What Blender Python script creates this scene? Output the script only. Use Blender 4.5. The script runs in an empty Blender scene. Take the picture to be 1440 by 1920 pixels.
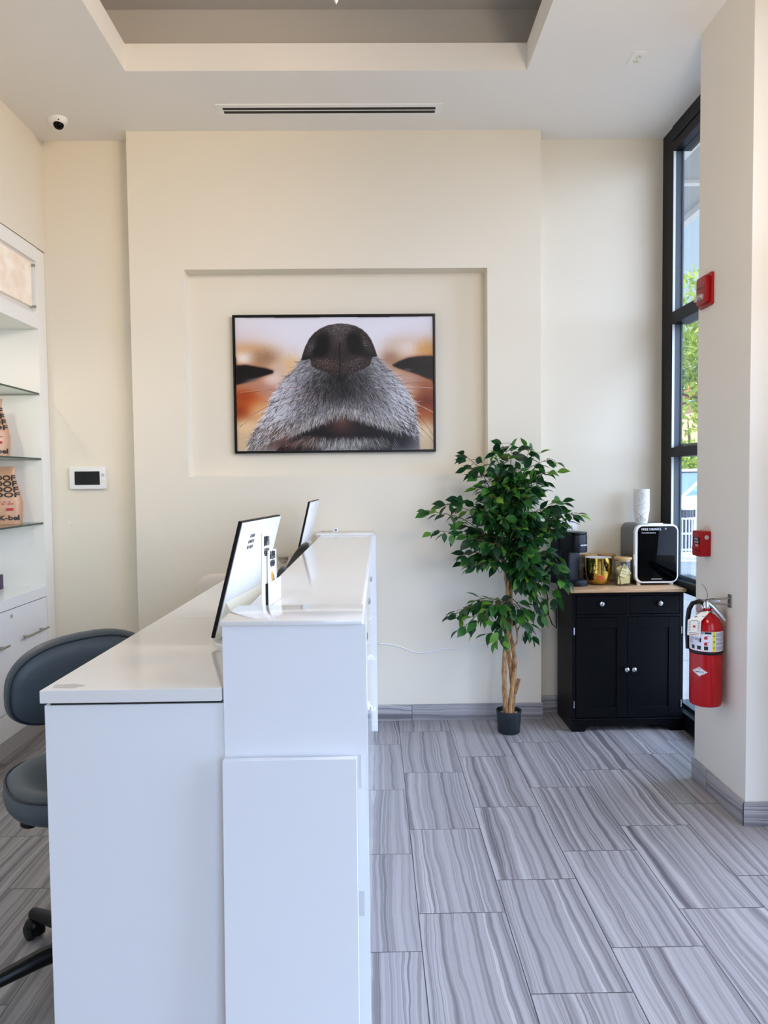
import bpy, bmesh, math, random
import numpy as np
from mathutils import Vector, Matrix

random.seed(7)
PI = math.pi
SC = bpy.context.scene
COL = SC.collection

# ------------------------------------------------------------------ helpers
def lin(c):
    c = c / 255.0
    return c / 12.92 if c <= 0.04045 else ((c + 0.055) / 1.055) ** 2.4

def rgb(r, g, b):
    return (lin(r), lin(g), lin(b), 1.0)

class NT:
    """small wrapper for building node trees"""
    def __init__(s, name):
        s.m = bpy.data.materials.new(name)
        s.m.use_nodes = True
        s.t = s.m.node_tree
        s.t.nodes.clear()
        s.out = s.n('ShaderNodeOutputMaterial')
    def n(s, typ, **kw):
        nd = s.t.nodes.new(typ)
        for k, v in kw.items():
            setattr(nd, k, v)
        return nd
    def l(s, a, b):
        s.t.links.new(a, b)
    def math(s, op, a, b=None, c=None):
        nd = s.n('ShaderNodeMath', operation=op)
        for i, x in enumerate((a, b, c)):
            if x is None:
                continue
            if isinstance(x, (int, float)):
                nd.inputs[i].default_value = x
            else:
                s.l(x, nd.inputs[i])
        return nd.outputs[0]
    def mix(s, f, a, b, mode='MIX'):
        nd = s.n('ShaderNodeMix', data_type='RGBA', blend_type=mode)
        for i, x in ((0, f), (6, a), (7, b)):
            if isinstance(x, (int, float)):
                nd.inputs[i].default_value = x
            elif isinstance(x, tuple):
                nd.inputs[i].default_value = x
            else:
                s.l(x, nd.inputs[i])
        return nd.outputs[2]
    def ramp(s, f, stops):
        nd = s.n('ShaderNodeValToRGB')
        cr = nd.color_ramp
        while len(cr.elements) < len(stops):
            cr.elements.new(0.5)
        for e, (p, c) in zip(cr.elements, stops):
            e.position = p
            e.color = c
        s.l(f, nd.inputs[0])
        return nd.outputs[0]
    def noise(s, vec, scale, detail=3, rough=0.55):
        nd = s.n('ShaderNodeTexNoise')
        nd.inputs['Scale'].default_value = scale
        nd.inputs['Detail'].default_value = detail
        nd.inputs['Roughness'].default_value = rough
        if vec is not None:
            s.l(vec, nd.inputs['Vector'])
        return nd.outputs[0]
    def bsdf(s, **kw):
        nd = s.n('ShaderNodeBsdfPrincipled')
        for k, v in kw.items():
            k = k.replace('_', ' ')
            if isinstance(v, (int, float, tuple)):
                nd.inputs[k].default_value = v
            else:
                s.l(v, nd.inputs[k])
        return nd

def mat(name, col, rough=0.5, metal=0.0, var=0.04, scale=30.0, spec=0.5, coat=0.0, bump=0.0, bscale=200.0, sheen=0.0):
    t = NT(name)
    co = t.n('ShaderNodeTexCoord').outputs['Object']
    nz = t.noise(co, scale)
    f = t.math('MULTIPLY_ADD', nz, 2 * var, 1 - var)
    c = t.n('ShaderNodeVectorMath', operation='SCALE')
    c.inputs[0].default_value = col[:3]
    t.l(f, c.inputs['Scale'])
    b = t.bsdf(Roughness=rough, Metallic=metal)
    t.l(c.outputs[0], b.inputs['Base Color'])
    b.inputs['Specular IOR Level'].default_value = spec
    b.inputs['Coat Weight'].default_value = coat
    b.inputs['Coat Roughness'].default_value = 0.05
    b.inputs['Sheen Weight'].default_value = sheen
    if bump:
        bn = t.n('ShaderNodeBump')
        bn.inputs['Strength'].default_value = bump
        bn.inputs['Distance'].default_value = 0.002
        t.l(t.noise(co, bscale), bn.inputs['Height'])
        t.l(bn.outputs[0], b.inputs['Normal'])
    t.l(b.outputs[0], t.out.inputs[0])
    return t.m

def glass(name, tint=(1, 1, 1, 1), ior=1.45, body=0.0, bodycol=(0.6, 0.8, 0.75, 1)):
    """thin clear pane: transparent with a fresnel mirror coat"""
    t = NT(name)
    tr = t.n('ShaderNodeBsdfTransparent')
    tr.inputs[0].default_value = tint
    gl = t.n('ShaderNodeBsdfGlossy')
    gl.inputs['Roughness'].default_value = 0.01
    fr = t.n('ShaderNodeFresnel')
    bf = t.n('ShaderNodeNewGeometry').outputs['Backfacing']
    t.l(t.math('MULTIPLY_ADD', bf, 1.0 / ior - ior, ior), fr.inputs[0])   # same mirror strength on both faces of the sheet
    a = tr.outputs[0]
    if body:
        df = t.n('ShaderNodeBsdfDiffuse')
        df.inputs[0].default_value = bodycol
        mx0 = t.n('ShaderNodeMixShader')
        mx0.inputs[0].default_value = body
        t.l(a, mx0.inputs[1]); t.l(df.outputs[0], mx0.inputs[2])
        a = mx0.outputs[0]
    mx = t.n('ShaderNodeMixShader')
    t.l(fr.outputs[0], mx.inputs[0])
    t.l(a, mx.inputs[1]); t.l(gl.outputs[0], mx.inputs[2])
    t.l(mx.outputs[0], t.out.inputs[0])
    return t.m

class M:
    """mesh collector: everything added ends up in ONE mesh"""
    def __init__(s):
        s.v = []; s.f = []; s.mi = []; s.cur = 0
    def add(s, vs, fs, mx=None):
        o = len(s.v)
        s.v += [tuple(mx @ Vector(p)) for p in vs] if mx is not None else [tuple(p) for p in vs]
        s.f += [tuple(i + o for i in f) for f in fs]
        s.mi += [s.cur] * len(fs)
        return s
    def bm(s, b, mx=None):
        b.verts.index_update()
        return s.add([v.co.copy() for v in b.verts], [[v.index for v in f.verts] for f in b.faces], mx)
    def box(s, x0, x1, y0, y1, z0, z1, b=0.0, seg=2, mx=None):
        vs = [(x, y, z) for x in (x0, x1) for y in (y0, y1) for z in (z0, z1)]
        fs = [(0, 1, 3, 2), (4, 6, 7, 5), (0, 4, 5, 1), (2, 3, 7, 6), (0, 2, 6, 4), (1, 5, 7, 3)]
        if not b:
            return s.add(vs, fs, mx)
        bm = bmesh.new()
        bv = [bm.verts.new(p) for p in vs]
        for f in fs:
            bm.faces.new([bv[i] for i in f])
        bmesh.ops.bevel(bm, geom=list(bm.edges), offset=b, segments=seg, affect='EDGES', profile=0.5)
        s.bm(bm, mx); bm.free()
        return s
    def prism(s, poly, z0, z1, mx=None, b=0.0, seg=2):
        n = len(poly)
        vs = [(x, y, z0) for x, y in poly] + [(x, y, z1) for x, y in poly]
        fs = [tuple(range(n - 1, -1, -1)), tuple(range(n, 2 * n))]
        fs += [(i, (i + 1) % n, n + (i + 1) % n, n + i) for i in range(n)]
        if not b:
            return s.add(vs, fs, mx)
        bm = bmesh.new()
        bv = [bm.verts.new(p) for p in vs]
        ff = [bm.faces.new([bv[i] for i in f]) for f in fs]
        caps = set(e for f in ff[:2] for e in f.edges)
        bmesh.ops.bevel(bm, geom=list(caps), offset=b, segments=seg, affect='EDGES', profile=0.5)
        s.bm(bm, mx); bm.free()
        return s
    def lathe(s, prof, seg=32, mx=None, a0=0.0, a1=2 * PI):
        full = abs(a1 - a0 - 2 * PI) < 1e-6
        n = seg if full else seg + 1
        vs, fs = [], []
        for r, z in prof:
            for i in range(n):
                a = a0 + (a1 - a0) * i / seg
                vs.append((r * math.cos(a), r * math.sin(a), z))
        for j in range(len(prof) - 1):
            for i in range(seg):
                k = (i + 1) % n if full else i + 1
                fs.append((j * n + i, j * n + k, (j + 1) * n + k, (j + 1) * n + i))
        if full:
            if prof[0][0] > 1e-5:
                fs.append(tuple(range(n - 1, -1, -1)))
            if prof[-1][0] > 1e-5:
                fs.append(tuple(range((len(prof) - 1) * n, len(prof) * n)))
        return s.add(vs, fs, mx)
    def tube(s, pts, r, seg=10, mx=None, cap=True):
        P = [Vector(p) for p in pts]
        R = r if isinstance(r, (list, tuple)) else [r] * len(P)
        vs, fs = [], []
        up = Vector((0, 0, 1))
        prev = None
        for i, p in enumerate(P):
            d = (P[min(i + 1, len(P) - 1)] - P[max(i - 1, 0)]).normalized()
            if prev is None:
                a = d.cross(up)
                if a.length < 1e-3:
                    a = d.cross(Vector((1, 0, 0)))
                a.normalize()
            else:
                a = (prev - d * prev.dot(d)).normalized()
            prev = a
            c = d.cross(a)
            for k in range(seg):
                t = 2 * PI * k / seg
                vs.append(p + (a * math.cos(t) + c * math.sin(t)) * R[i])
        for i in range(len(P) - 1):
            for k in range(seg):
                k2 = (k + 1) % seg
                fs.append((i * seg + k, i * seg + k2, (i + 1) * seg + k2, (i + 1) * seg + k))
        if cap:
            fs.append(tuple(range(seg - 1, -1, -1)))
            fs.append(tuple(range((len(P) - 1) * seg, len(P) * seg)))
        return s.add(vs, fs, mx)
    def ball(s, c, rx, ry=None, rz=None, seg=20, ring=12, mx=None, z0=-1.0):
        ry = rx if ry is None else ry
        rz = rx if rz is None else rz
        prof = []
        t0 = math.asin(max(-1, z0))
        for i in range(ring + 1):
            t = t0 + (PI / 2 - t0) * i / ring
            prof.append((max(math.cos(t), 1e-4), math.sin(t)))
        m = Matrix.Translation(c) @ Matrix.Diagonal((rx, ry, rz, 1))
        if mx is not None:
            m = mx @ m
        return s.lathe(prof, seg, m)

def finish(me, smooth=True, ang=35):
    if smooth:
        me.polygons.foreach_set('use_smooth', [True] * len(me.polygons))
        me.set_sharp_from_angle(angle=math.radians(ang))
    me.update()

def obj(name, m, ma, parent=None, ang=35):
    me = bpy.data.meshes.new(name)
    mats = ma if isinstance(ma, (list, tuple)) else [ma]
    vs = m.v
    off = None
    if parent is None and vs:
        a = np.array(vs)
        lo, hi = a.min(0), a.max(0)
        off = Vector(((lo[0] + hi[0]) / 2, (lo[1] + hi[1]) / 2, lo[2]))
        vs = [(x - off.x, y - off.y, z - off.z) for x, y, z in vs]
    me.from_pydata(vs, [], m.f)
    for q in mats:
        me.materials.append(q)
    if len(mats) > 1:
        me.polygons.foreach_set('material_index', m.mi)
    bm = bmesh.new(); bm.from_mesh(me)
    bmesh.ops.recalc_face_normals(bm, faces=bm.faces)
    bm.to_mesh(me); bm.free()
    finish(me, True, ang)
    o = bpy.data.objects.new(name, me)
    COL.objects.link(o)
    if off is not None:
        o.location = off
    if parent is not None:
        o.parent = parent
        if parent.type == 'EMPTY' or parent.parent is None:
            o.matrix_parent_inverse = Matrix.LocRotScale(parent.location, parent.rotation_euler, None).inverted()
    return o

def tag(o, label, cat, group=None):
    o['label'] = label
    o['category'] = cat
    if group:
        o['group'] = group
    return o

def thing(name, label, cat, loc, group=None):
    o = bpy.data.objects.new(name, None)
    o.empty_display_size = 0.05
    o.location = loc
    COL.objects.link(o)
    return tag(o, label, cat, group)

def struct(name, m, ma, parent=None, label=None):
    o = obj(name, m, ma, parent)
    if parent is None:
        o['kind'] = 'structure'
    if label:
        o['label'] = label
    return o

def dup(root, loc, label=None):
    r = root.copy(); COL.objects.link(r)
    r.location = loc
    if label:
        r['label'] = label
    for ch in list(root.children):
        c = ch.copy(); COL.objects.link(c); c.parent = r
        for g in list(ch.children):
            d = g.copy(); COL.objects.link(d); d.parent = c
    return r

_txt = {}
def text_geo(s, bold=0.0):
    key = (s, bold)
    if key in _txt:
        return _txt[key]
    cu = bpy.data.curves.new('lettering_source', 'FONT')
    cu.body = s
    cu.size = 1.0
    cu.offset = bold
    cu.resolution_u = 3
    ob = bpy.data.objects.new('lettering_source', cu)
    COL.objects.link(ob)
    dg = bpy.context.evaluated_depsgraph_get()
    dg.update()
    me = bpy.data.meshes.new_from_object(ob.evaluated_get(dg))
    vs = [(v.co.x, v.co.y) for v in me.vertices]
    fs = [tuple(p.vertices) for p in me.polygons]
    bpy.data.objects.remove(ob); bpy.data.curves.remove(cu); bpy.data.meshes.remove(me)
    if vs:
        x0 = min(v[0] for v in vs); x1 = max(v[0] for v in vs)
        y0 = min(v[1] for v in vs); y1 = max(v[1] for v in vs)
    else:
        x0 = y0 = 0; x1 = y1 = 1
    _txt[key] = (vs, fs, x0, x1, y0, y1)
    return _txt[key]

def text(m, s, o, xd, yd, w=None, h=None, bold=0.0, lift=0.0006, bend=None):
    """flat lettering centred at o, w wide and/or h high, along unit vectors xd / yd"""
    vs, fs, x0, x1, y0, y1 = text_geo(s, bold)
    sx = w / (x1 - x0) if w else h / (y1 - y0)
    sy = h / (y1 - y0) if h else sx
    cx, cy = (x0 + x1) / 2, (y0 + y1) / 2
    xd, yd, o = Vector(xd), Vector(yd), Vector(o)
    n = xd.cross(yd)
    out = []
    for x, y in vs:
        a, b = (x - cx) * sx, (y - cy) * sy
        out.append(bend(a, b) if bend else o + xd * a + yd * b + n * lift)
    m.add(out, fs)
    return m

def quad(m, o, xd, yd, w, h, lift=0.0004):
    xd, yd, o = Vector(xd), Vector(yd), Vector(o)
    n = xd.cross(yd)
    m.add([o + xd * (sx * w / 2) + yd * (sy * h / 2) + n * lift for sx, sy in ((-1, -1), (1, -1), (1, 1), (-1, 1))], [(0, 1, 2, 3)])
    return m

def rrect(x0, x1, y0, y1, r, n=6):
    p = []
    for cx, cy, a in ((x1 - r, y1 - r, 0), (x0 + r, y1 - r, PI / 2), (x0 + r, y0 + r, PI), (x1 - r, y0 + r, 1.5 * PI)):
        for i in range(n + 1):
            t = a + PI / 2 * i / n
            p.append((cx + r * math.cos(t), cy + r * math.sin(t)))
    return p

def superell(rx, ry, n=2.6, k=40):
    p = []
    for i in range(k):
        t = 2 * PI * i / k
        c, s = math.cos(t), math.sin(t)
        p.append((rx * math.copysign(abs(c) ** (2 / n), c), ry * math.copysign(abs(s) ** (2 / n), s)))
    return p

def cushion(m, rx, ry, th, n=2.6, k=48, puff=0.25, mx=None, warp=None):
    """soft pad: superellipse outline, rounded rim, slightly domed top and bottom (axis z)"""
    rings = []
    N = 8
    for i in range(N + 1):
        t = -PI / 2 + PI * i / N
        rings.append((1 - (1 - math.cos(t)) * th * 0.5 / min(rx, ry), th / 2 * math.sin(t)))
    rings = [(0.02, -th / 2 * (1 + puff)), (0.45, -th / 2 * (1 + puff * 0.75))] + rings + [(0.45, th / 2 * (1 + puff * 0.75)), (0.02, th / 2 * (1 + puff))]
    vs, fs = [], []
    for sc, z in rings:
        for x, y in superell(rx * sc, ry * sc, n, k):
            p = Vector((x, y, z))
            vs.append(warp(p) if warp else p)
    for j in range(len(rings) - 1):
        for i in range(k):
            i2 = (i + 1) % k
            fs.append((j * k + i, j * k + i2, (j + 1) * k + i2, (j + 1) * k + i))
    fs.append(tuple(range(k - 1, -1, -1)))
    fs.append(tuple(range((len(rings) - 1) * k, len(rings) * k)))
    return m.add(vs, fs, mx)

def frame_mx(o, xa, ya, za):
    return Matrix(((xa[0], ya[0], za[0], o[0]), (xa[1], ya[1], za[1], o[1]), (xa[2], ya[2], za[2], o[2]), (0, 0, 0, 1)))

# ------------------------------------------------------------------ camera
F, PIT, YAW, ROL, HC = 1366.30, 0.045816, 0.0138494, -0.0105, 1.5203
fw = Vector((math.sin(YAW) * math.cos(PIT), math.cos(YAW) * math.cos(PIT), -math.sin(PIT)))
rt = Vector((math.cos(YAW), -math.sin(YAW), 0))
up = rt.cross(fw)
c_, s_ = math.cos(ROL), math.sin(ROL)
r2 = rt * c_ + up * s_
u2 = up * c_ - rt * s_
cam = bpy.data.cameras.new('camera')
cam.sensor_fit = 'HORIZONTAL'
cam.sensor_width = 36.0
cam.lens = F / 1440.0 * 36.0
cam.clip_start = 0.05
cam.clip_end = 500
co = bpy.data.objects.new('camera', cam)
co.matrix_world = frame_mx((0, 0, HC), r2, u2, -fw)
COL.objects.link(co)
SC.camera = co

# ------------------------------------------------------------------ materials
WALL = mat('wall_paint', rgb(231, 223, 206), 0.6, var=0.015, scale=3, bump=0.08, bscale=500)
CEIL = mat('ceiling_paint', rgb(237, 234, 229), 0.7, var=0.01, scale=3)
WLAM = mat('white_laminate', rgb(238, 239, 242), 0.22, var=0.008, scale=2)
WGLO = mat('white_gloss_laminate', rgb(240, 241, 244), 0.06, var=0.008, scale=2)
WTOP = mat('white_quartz', rgb(236, 234, 231), 0.09, var=0.012, scale=8, coat=0.15)
WPLA = mat('white_plastic', rgb(238, 238, 236), 0.35, var=0.01)
CRMP = mat('cream_plastic', rgb(232, 230, 212), 0.35, var=0.01)
BLKP = mat('black_plastic', rgb(9, 10, 12), 0.35, var=0.05, spec=.3)
BLKM = mat('black_matte', rgb(10, 10, 11), 0.6, var=0.05)
BLKF = mat('black_frame_paint', rgb(9, 16, 26), 0.45, var=0.04, spec=.22)
CABK = mat('black_cabinet_paint', rgb(3, 3, 8), 0.42, var=0.05, spec=0.14)
CHRM = mat('chrome', rgb(205, 205, 208), 0.18, 1.0, var=0.02)
STEEL = mat('brushed_steel', rgb(170, 168, 164), 0.35, 1.0, var=0.06)
ALUM = mat('grey_aluminium', rgb(150, 156, 164), 0.4, 0.6, var=0.03)
REDP = mat('red_enamel', rgb(170, 1, 12), 0.16, var=0.03, spec=.4)
REDD = mat('red_device_plastic', rgb(152, 6, 16), 0.4, var=0.03, spec=.3)
PAPW = mat('white_paper', rgb(240, 240, 238), 0.6, var=0.01)
INKB = mat('black_ink', rgb(22, 22, 24), 0.6, var=0.0)
INKG = mat('grey_ink', rgb(120, 120, 124), 0.6, var=0.0)
INKR = mat('red_ink', rgb(178, 36, 36), 0.6, var=0.0)
INKW = mat('white_ink', rgb(232, 234, 238), 0.5, var=0.0)
INKY = mat('yellow_ink', rgb(232, 222, 20), 0.5, var=0.0)
ORNG = mat('orange_red_ink', rgb(224, 92, 60), 0.5, var=0.02)
GLASS = glass('clear_window_glass')
JARG = glass('jar_glass', (0.97, 0.98, 0.97, 1), 1.42)
SHELFG = glass('shelf_glass', (0.93, 0.98, 0.96, 1), 1.5, 0.04)
SHEDGE = mat('green_glass_edge', rgb(6, 58, 44), 0.1, var=0.15, scale=10)
ACRY = glass('clear_acrylic', (0.97, 0.97, 0.97, 1), 1.49, 0.06, (0.9, 0.9, 0.9, 1))
DARKGL = mat('black_glass', rgb(2, 2, 3), 0.03, var=0.0, spec=.12)
SCREEN = mat('dark_screen', rgb(14, 16, 20), 0.12, var=0.0)
GREYB = mat('blue_grey_vinyl', rgb(70, 82, 92), 0.45, var=0.05, scale=12, bump=0.15, bscale=350)
GREYD = mat('dark_piping', rgb(38, 46, 56), 0.5, var=0.03)
SLATE = mat('slate_plastic', rgb(66, 74, 84), 0.4, var=0.03)
LINEN = mat('beige_linen', rgb(214, 204, 192), 0.8, var=0.05, scale=60, bump=0.2, bscale=600)
BAMB = mat('bamboo', rgb(205, 170, 116), 0.45, var=0.08, scale=18)
GOLD = mat('polished_gold', rgb(226, 186, 92), 0.06, 1.0, var=0.01)
PURP = mat('purple_card', rgb(62, 34, 74), 0.45, var=0.06)
KRAFT = mat('kraft_paper', rgb(192, 146, 110), 0.38, var=0.07, scale=14, coat=0.15, bump=0.5, bscale=25)
FRIDG = mat('grey_fridge_shell', rgb(98, 100, 104), 0.4, var=0.03)
NAVY = mat('navy_black_plastic', rgb(16, 22, 34), 0.38, var=0.04, spec=.3)
SIGNP = None

def wood_mat():
    t = NT('oak_veneer')
    co = t.n('ShaderNodeTexCoord').outputs['Object']
    mp = t.n('ShaderNodeMapping')
    mp.inputs['Scale'].default_value = (2.0, 40.0, 40.0)
    t.l(co, mp.inputs[0])
    nz = t.noise(mp.outputs[0], 2.2, 5, 0.6)
    c = t.ramp(nz, [(0.3, rgb(164, 124, 88)), (0.55, rgb(205, 168, 128)), (0.75, rgb(222, 190, 152))])
    b = t.bsdf(Roughness=0.4)
    t.l(c, b.inputs['Base Color'])
    t.l(b.outputs[0], t.out.inputs[0])
    return t.m
OAK = wood_mat()

def stone_shader(t, u, v, seed):
    """agate-like strata that run along v; u, v, seed are float sockets. returns a colour socket"""
    cb = t.n('ShaderNodeCombineXYZ')
    t.l(t.math('MULTIPLY', u, 5.0), cb.inputs[0])
    t.l(t.math('MULTIPLY', v, 0.9), cb.inputs[1])
    t.l(t.math('MULTIPLY', seed, 37.0), cb.inputs[2])
    w1 = t.noise(cb.outputs[0], 1.0, 3, 0.5)
    cb2 = t.n('ShaderNodeCombineXYZ')
    t.l(t.math('MULTIPLY', u, 20.0), cb2.inputs[0])
    t.l(t.math('MULTIPLY', v, 8.0), cb2.inputs[1])
    t.l(t.math('MULTIPLY', seed, 91.0), cb2.inputs[2])
    w2 = t.noise(cb2.outputs[0], 1.0, 2, 0.5)
    s = t.math('ADD', u, t.math('MULTIPLY', w1, 0.105))
    s = t.math('ADD', s, t.math('MULTIPLY', w2, 0.012))
    s = t.math('ADD', s, t.math('MULTIPLY', seed, 7.3))
    n1 = t.n('ShaderNodeTexNoise', noise_dimensions='1D')
    n1.inputs['Scale'].default_value = 26.0
    n1.inputs['Detail'].default_value = 4
    n1.inputs['Roughness'].default_value = 0.62
    t.l(s, n1.inputs['W'])
    n2 = t.n('ShaderNodeTexNoise', noise_dimensions='1D')
    n2.inputs['Scale'].default_value = 64.0
    n2.inputs['Detail'].default_value = 2
    t.l(s, n2.inputs['W'])
    # thin dark lines where the fine stratum noise crosses its mean
    ln = t.math('ABSOLUTE', t.math('SUBTRACT', n2.outputs[0], 0.5))
    ln = t.math('SUBTRACT', 1.0, t.math('MINIMUM', t.math('MULTIPLY', ln, 17.0), 1.0))
    n3 = t.n('ShaderNodeTexNoise', noise_dimensions='1D')
    n3.inputs['Scale'].default_value = 15.0
    n3.inputs['Detail'].default_value = 1
    t.l(t.math('ADD', s, 31.7), n3.inputs['W'])
    gt = t.n('ShaderNodeMapRange', interpolation_type='SMOOTHSTEP')
    gt.inputs['From Min'].default_value = 0.40
    gt.inputs['From Max'].default_value = 0.60
    t.l(n3.outputs[0], gt.inputs['Value'])
    gate = gt.outputs[0]
    base = t.ramp(n1.outputs[0], [(0.28, rgb(112, 108, 112)), (0.42, rgb(146, 142, 145)), (0.50, rgb(163, 159, 161)), (0.58, rgb(168, 164, 166)), (0.70, rgb(184, 180, 180))])
    return t.mix(t.math('MULTIPLY', t.math('MULTIPLY', ln, 0.72), t.math('MULTIPLY_ADD', gate, 0.85, 0.12)), base, rgb(84, 80, 86))

def floor_mat():
    t = NT('porcelain_floor_tile')
    g = t.n('ShaderNodeNewGeometry').outputs['Position']
    sp = t.n('ShaderNodeSeparateXYZ')
    t.l(g, sp.inputs[0])
    X, Y = sp.outputs[0], sp.outputs[1]
    W_, L_ = 0.305, 0.61
    u = t.math('DIVIDE', t.math('SUBTRACT', X, 0.13967), W_)
    k = t.math('FLOOR', u)
    fu = t.math('SUBTRACT', u, k)
    off = t.math('MULTIPLY_ADD', k, 0.20333, 0.0379)
    v = t.math('DIVIDE', t.math('SUBTRACT', Y, off), L_)
    j = t.math('FLOOR', v)
    fv = t.math('SUBTRACT', v, j)
    wn = t.n('ShaderNodeTexWhiteNoise', noise_dimensions='2D')
    cb = t.n('ShaderNodeCombineXYZ')
    t.l(k, cb.inputs[0]); t.l(j, cb.inputs[1])
    t.l(cb.outputs[0], wn.inputs['Vector'])
    rnd = wn.outputs['Value']
    flip = t.math('SUBTRACT', t.math('MULTIPLY', t.math('GREATER_THAN', rnd, 0.5), 2.0), 1.0)
    uu = t.math('MULTIPLY', t.math('MULTIPLY', t.math('SUBTRACT', fu, 0.5), W_), flip)
    vv = t.math('MULTIPLY', fv, L_)
    col = stone_shader(t, uu, vv, rnd)
    bright = t.math('MULTIPLY_ADD', rnd, 0.12, 0.94)
    c = t.n('ShaderNodeVectorMath', operation='SCALE')
    t.l(col, c.inputs[0]); t.l(bright, c.inputs['Scale'])
    du = t.math('MULTIPLY', t.math('MINIMUM', fu, t.math('SUBTRACT', 1.0, fu)), W_)
    dv = t.math('MULTIPLY', t.math('MINIMUM', fv, t.math('SUBTRACT', 1.0, fv)), L_)
    d = t.math('MINIMUM', du, dv)
    gr = t.math('LESS_THAN', d, 0.0016)
    cc = t.mix(gr, c.outputs[0], rgb(62, 60, 66))
    hh = t.math('MINIMUM', t.math('DIVIDE', d, 0.003), 1.0)
    bn = t.n('ShaderNodeBump')
    bn.inputs['Strength'].default_value = 0.5
    bn.inputs['Distance'].default_value = 0.001
    t.l(hh, bn.inputs['Height'])
    b = t.bsdf(Roughness=0.34)
    b.inputs['Specular IOR Level'].default_value = 0.45
    t.l(cc, b.inputs['Base Color'])
    t.l(bn.outputs[0], b.inputs['Normal'])
    t.l(b.outputs[0], t.out.inputs[0])
    return t.m
FLOOR = floor_mat()

def base_mat(axis, name, offset, jl=0.61):
    """stone skirting: strata run along the wall, joints every jl metres"""
    t = NT(name)
    g = t.n('ShaderNodeNewGeometry').outputs['Position']
    sp = t.n('ShaderNodeSeparateXYZ')
    t.l(g, sp.inputs[0])
    a = t.math('DIVIDE', t.math('SUBTRACT', sp.outputs[axis], offset), jl)
    k = t.math('FLOOR', a)
    fa = t.math('SUBTRACT', a, k)
    wn = t.n('ShaderNodeTexWhiteNoise', noise_dimensions='1D')
    t.l(k, wn.inputs['W'])
    col = stone_shader(t, sp.outputs[2], t.math('MULTIPLY', fa, jl), wn.outputs['Value'])
    gr = t.math('LESS_THAN', t.math('MINIMUM', fa, t.math('SUBTRACT', 1.0, fa)), 0.003)
    cc = t.mix(gr, col, rgb(80, 78, 82))
    b = t.bsdf(Roughness=0.3)
    t.l(cc, b.inputs['Base Color'])
    t.l(b.outputs[0], t.out.inputs[0])
    return t.m
BASEX = base_mat(0, 'skirting_tile_across', 0.226)
BASEY = base_mat(1, 'skirting_tile_along', 0.37)

# ------------------------------------------------------------------ room shell
ZC = 3.63
YB, YR = 4.52, 4.645
struct('floor', M().box(-2.6, 1.95, -1.7, 4.66, -0.12, 0.0), FLOOR)
m = M()     # back wall: projecting bay with a picture niche
m.box(-1.472, -1.142, YB, 4.80, 0, ZC).box(0.711, 1.041, YB, 4.80, 0, ZC)
m.box(-1.142, 0.711, YB, 4.80, 0, 1.543).box(-1.142, 0.711, YB, 4.80, 2.805, ZC)
m.box(-1.142, 0.711, 4.637, 4.80, 1.543, 2.805)
struct('wall_back', m, WALL)
struct('wall_back_left', M().box(-2.6, -1.472, YR, 4.80, 0, ZC), WALL)
struct('wall_back_right', M().box(1.041, 1.90, YR, 4.80, 0, ZC), WALL)
m = M().box(-2.6, -2.035, 2.9, YR, 2.95, ZC)
m.box(-2.7, -2.52, 2.9, YR, 0, 2.95)
m.box(-2.7, -2.035, -1.7, 2.9, 0, ZC)
struct('wall_left', m, WALL)
# ceiling with a coffered tray
tx0, tx1, ty0, ty1 = -1.255, 0.82, -0.6, 3.871
m = M()
zt = 3.768
m.box(-2.7, tx0, -1.7, 4.8, ZC, zt).box(tx1, 2.1, -1.7, 4.8, ZC, zt)
m.box(tx0, tx1, ty1, 4.8, ZC, zt).box(tx0, tx1, -1.7, ty0, ZC, zt)
struct('ceiling', m, CEIL)
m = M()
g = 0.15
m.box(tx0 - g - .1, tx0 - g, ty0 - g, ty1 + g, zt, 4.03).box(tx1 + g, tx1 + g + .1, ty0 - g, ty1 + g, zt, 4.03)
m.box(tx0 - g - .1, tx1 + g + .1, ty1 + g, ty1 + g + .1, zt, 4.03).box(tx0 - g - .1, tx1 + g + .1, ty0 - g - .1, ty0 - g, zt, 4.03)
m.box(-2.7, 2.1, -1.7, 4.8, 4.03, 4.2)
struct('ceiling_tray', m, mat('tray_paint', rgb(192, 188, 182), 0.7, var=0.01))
# column in front of the window wall
struct('column', M().box(1.595, 1.98, 3.075, 3.575, 0, ZC), mat('column_paint', rgb(226, 220, 209), 0.6, var=0.012, scale=3))
struct('baseboard_back', M().box(-1.474, 1.049, 4.508, YB, 0, 0.101, 0.002), BASEX)
struct('baseboard_right', M().box(1.049, 1.83, 4.633, YR, 0, 0.108, 0.002), BASEX)
struct('baseboard_left', M().box(-2.02, -1.474, 4.633, YR, 0, 0.108, 0.002), BASEX)
m = M().box(1.584, 1.595, 3.064, 3.586, 0, 0.105, 0.002)
struct('baseboard_column', m, BASEY)
struct('baseboard_column_near', M().box(1.584, 1.98, 3.063, 3.075, 0, 0.105, 0.002), BASEX)
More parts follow.
